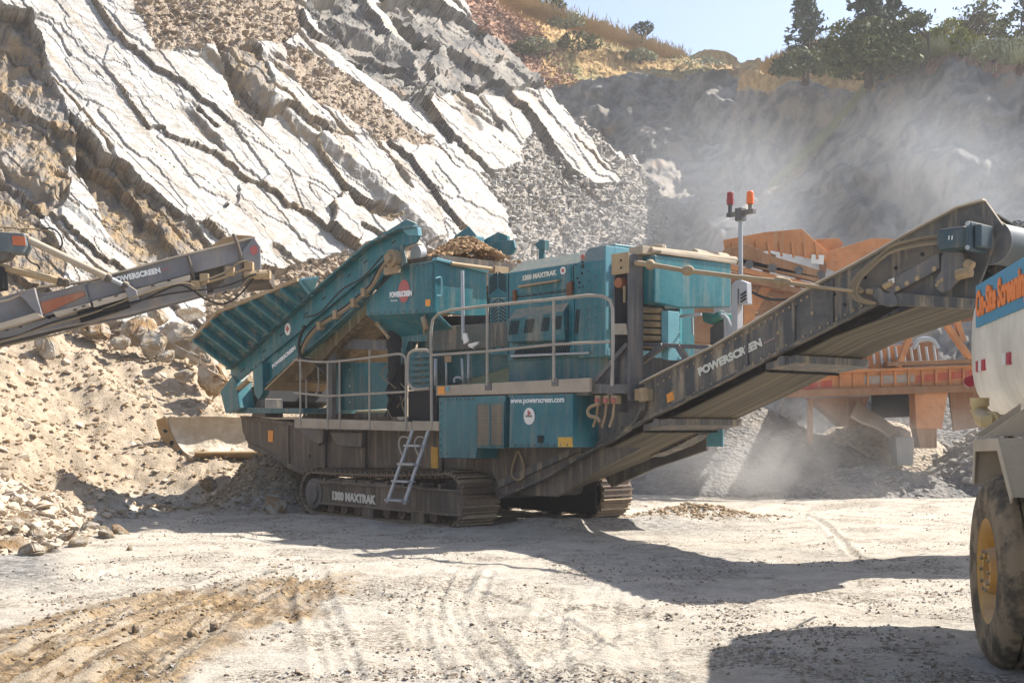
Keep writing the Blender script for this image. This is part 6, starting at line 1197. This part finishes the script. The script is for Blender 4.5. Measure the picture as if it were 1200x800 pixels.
def bare(base, h, seed, label, mat, nl=500, spread=.5):
    g = empty('slender_tree', base, 0, label, 'tree'); r_ = random.Random(seed); m = MB(); tips = []
    def grow(p, d, ln, r, dep):
        q = p+d*ln; m.tube([p, q], r, 5, r*.65); tips.append(q)
        if dep == 0: return
        for _ in range(3): grow(p.lerp(q, r_.uniform(.5, 1)), (d+Vector((r_.gauss(0, spread), r_.gauss(0, spread), r_.gauss(0, .25)))).normalized(), ln*r_.uniform(.5, .75), r*.6, dep-1)
    grow(Vector((0, 0, -.4)), Vector((0, 0, 1)), h*.48, .08, 4); m.build('trunk', BK, g)
    pts = np.array([tips[r_.randrange(len(tips)//4, len(tips))]+Vector((r_.gauss(0, .15), r_.gauss(0, .15), r_.gauss(0, .12))) for _ in range(nl)]); P, Fc = leaves(pts, .09, seed); mesh_obj('crown', P, Fc, mat, g)
bare(WP(1088, 60, 55), 2.6, 11, 'slender sparse tree right of the oak', LO, 1200); bare(WP(1132, 60, 54), 2.9, 13, 'almost bare twiggy tree between the yellow bush and the sky', LO, 350, .42); bare(WP(1146, 62, 55), 2.4, 14, 'thin leaning twiggy tree at the right', LO, 250, .45); bare(WP(1196, 66, 52), 3.0, 15, 'half bare dark tree at the far right end of the crest', LD, 900, .5)
plant('shrub', WP(751, 44, 84), [(0, 0, .5, .7, .5), (.4, 0, .7, .5, .4), (-.5, 0, .2, .4, .3)], 500, .13, LD, 'single dark bush alone on the dry hill skyline', 'shrub', 9)
for i, (px, py, Y, s, mt, lb) in enumerate(((663, 27, 78, 1.0, LP_, 'grey green bush high on the dry grass hill'), (678, 52, 80, 1.2, LO, 'dark green bush in the middle of the dry hill'), (627, 56, 76, .9, LP_, 'small sage bush low on the dry hill'), (790, 80, 92, 1.6, LP_, 'wide sage bush where hill meets the back wall'), (820, 78, 94, 1.3, LP_, 'sage bush on top of the back wall'), (640, 8, 77, .9, LO, 'small olive bush near the upper skyline'), (750, 68, 86, .9, LP_, 'sage bush near the lower end of the hill'), (612, 60, 74, .7, LO, 'dark shrub by the reddish scree'))):
    plant('shrub', WP(px, py, Y-1.5), [(0, 0, .2, s, s*.45), (s*.8, 0, .1, s*.6, s*.3), (-s*.7, 0, .1, s*.5, s*.3)], 700, .13, mt, lb, 'shrub', 40+i)
# grass tufts along the crests
def tufts(name, P, n, hh, seed, mat, label, jx=.25):
    r_ = np.random.default_rng(seed); P = np.array(P); t = r_.random(n)*(len(P)-1); i = t.astype(int); f = (t-i)[:, None]; p = P[i]*(1-f)+P[i+1]*f+r_.normal(size=(n, 3))*np.array([jx, .8, .07]); h = hh*(.4+r_.random(n)); ln = r_.normal(size=(n, 2))*.3*h[:, None]; w_ = .035
    V_ = np.stack([p+[-w_, 0, -.1], p+[w_, 0, -.1], np.stack([p[:, 0]+ln[:, 0], p[:, 1]+ln[:, 1], p[:, 2]+h], 1)], 1).reshape(-1, 3); o = mesh_obj(name, V_, [(3*k, 3*k+1, 3*k+2) for k in range(n)], mat); tag(o, label, kind='stuff')
GD = plain('dry_golden_grass', (.42, .29, .13), .9, var=.3, sc=1); GP = plain('pale_green_grass', (.30, .30, .17), .9, var=.3, sc=1)
tufts('dry_grass', [WP(x, y, Y) for x, y, Y in ((590, -4, 74), (640, 18, 76), (700, 35, 80), (760, 56, 86), (800, 70, 92))], 8000, .3, 1, GD, 'dry golden grass along the hill skyline')
tufts('pale_grass', [WP(x, y, Y) for x, y, Y in ((905, 215, 63), (960, 165, 62), (1010, 108, 61), (1035, 76, 60), (1060, 59, 59), (1100, 60, 58))], 3500, .2, 2, GP, 'pale grass along the crest of the right bank', .06); tufts('dry_grass', [WP(x, y, Y) for x, y, Y in ((900, 77, 72), (935, 70, 70), (960, 62, 69), (1000, 76, 69))], 5000, .3, 3, GD, 'dry grass on the small ridge below the conifers')
tufts('pale_grass', [WP(x, y, Y) for x, y, Y in ((1060, 62, 58), (1110, 62, 56), (1200, 72, 50))], 4000, .2, 4, GP, 'pale grass at the foot of the crest shrubs')
# ================================================================== AIR
def volume(name, lo, hi, dens, col, noise_=None, label='', aniso=.3):
    o = MB().box(lo, hi).build(name, None) if 0 else None
    m = MB().box(lo, hi); me = bpy.data.meshes.new(name); me.from_pydata(m.v, [], m.f); me.update(); o = bpy.data.objects.new(name, me); C.objects.link(o)
    mt = bpy.data.materials.new(name); mt.use_nodes = True; t = mt.node_tree; t.nodes.remove(t.nodes['Principled BSDF']); pv = t.nodes.new('ShaderNodeVolumePrincipled'); pv.inputs['Color'].default_value = col+(1,); pv.inputs['Density'].default_value = dens; pv.inputs['Anisotropy'].default_value = aniso
    t.links.new(pv.outputs[0], t.nodes['Material Output'].inputs['Volume'])
    if noise_:
        tc = t.nodes.new('ShaderNodeTexCoord'); nz = t.nodes.new('ShaderNodeTexNoise'); nz.inputs['Scale'].default_value = noise_; nz.inputs['Detail'].default_value = 3; t.links.new(tc.outputs['Object'], nz.inputs['Vector'])
        mr = t.nodes.new('ShaderNodeMapRange'); mr.interpolation_type = 'SMOOTHSTEP'; mr.inputs[1].default_value = .38; mr.inputs[2].default_value = .72; t.links.new(nz.outputs[0], mr.inputs[0])
        vm = t.nodes.new('ShaderNodeMapping'); vm.inputs[1].default_value = (-.5, -.5, -.5); t.links.new(tc.outputs['Generated'], vm.inputs[0]); ln = t.nodes.new('ShaderNodeVectorMath'); ln.operation = 'LENGTH'; t.links.new(vm.outputs[0], ln.inputs[0])
        f = t.nodes.new('ShaderNodeMapRange'); f.interpolation_type = 'SMOOTHSTEP'; f.inputs[1].default_value = .5; f.inputs[2].default_value = .08; t.links.new(ln.outputs['Value'], f.inputs[0])
        a = t.nodes.new('ShaderNodeMath'); a.operation = 'MULTIPLY'; t.links.new(mr.outputs[0], a.inputs[0]); t.links.new(f.outputs[0], a.inputs[1]); b = t.nodes.new('ShaderNodeMath'); b.operation = 'MULTIPLY'; b.inputs[1].default_value = dens; t.links.new(a.outputs[0], b.inputs[0]); t.links.new(b.outputs[0], pv.inputs['Density'])
    me.materials.append(mt); return tag(o, label, kind='stuff')
volume('haze', (-110, -72, -1.2), (110, 160, 62), .0008, (.95, .96, 1.0), None, 'thin pale dusty air over the quarry')
volume('dust_cloud', (.5, 23.8, -.9), (12.5, 28.5, 2.6), .5, (.97, .93, .88), .45, 'pale dust drifting low over the gravel piles')
volume('dust_cloud', (-3, 33, 0), (27, 54, 15), .065, (.90, .94, 1.0), .15, 'pale dust rising in front of the shaded bank')

def split_loose(o):                                # one object per separate piece of a part
    me = o.data; n = len(me.vertices); lab = list(range(n))
    def find(i):
        while lab[i] != i: lab[i] = lab[lab[i]]; i = lab[i]
        return i
    for e in me.edges: lab[find(e.vertices[0])] = find(e.vertices[1])
    roots = {}
    for i in range(n): roots.setdefault(find(i), []).append(i)
    if len(roots) < 2: return
    polys = {}
    for p in me.polygons: polys.setdefault(find(p.vertices[0]), []).append(p)
    first = True
    for r, vs in roots.items():
        mp = {v: k for k, v in enumerate(vs)}; m2 = bpy.data.meshes.new(o.name.split('.')[0]); m2.from_pydata([tuple(me.vertices[v].co) for v in vs], [], [[mp[v] for v in p.vertices] for p in polys.get(r, [])]); m2.materials.append(me.materials[0]); m2.polygons.foreach_set('use_smooth', [p.use_smooth for p in polys.get(r, [])])
        if first: o.data = m2; first = False
        else: q = o.copy(); q.data = m2; C.objects.link(q)
for o in list(C.objects):
    if o.type == 'MESH' and o.name.split('.')[0] in ('stiffener', 'plate_rib', 'chain_guard', 'hopper_pin', 'shackle', 'radiator_frame', 'rounded_bracket', 'feeder_support', 'louvre_slat', 'radiator_slat', 'standpipe', 'cooler_tube', 'cross_member', 'tail_rail'): split_loose(o)
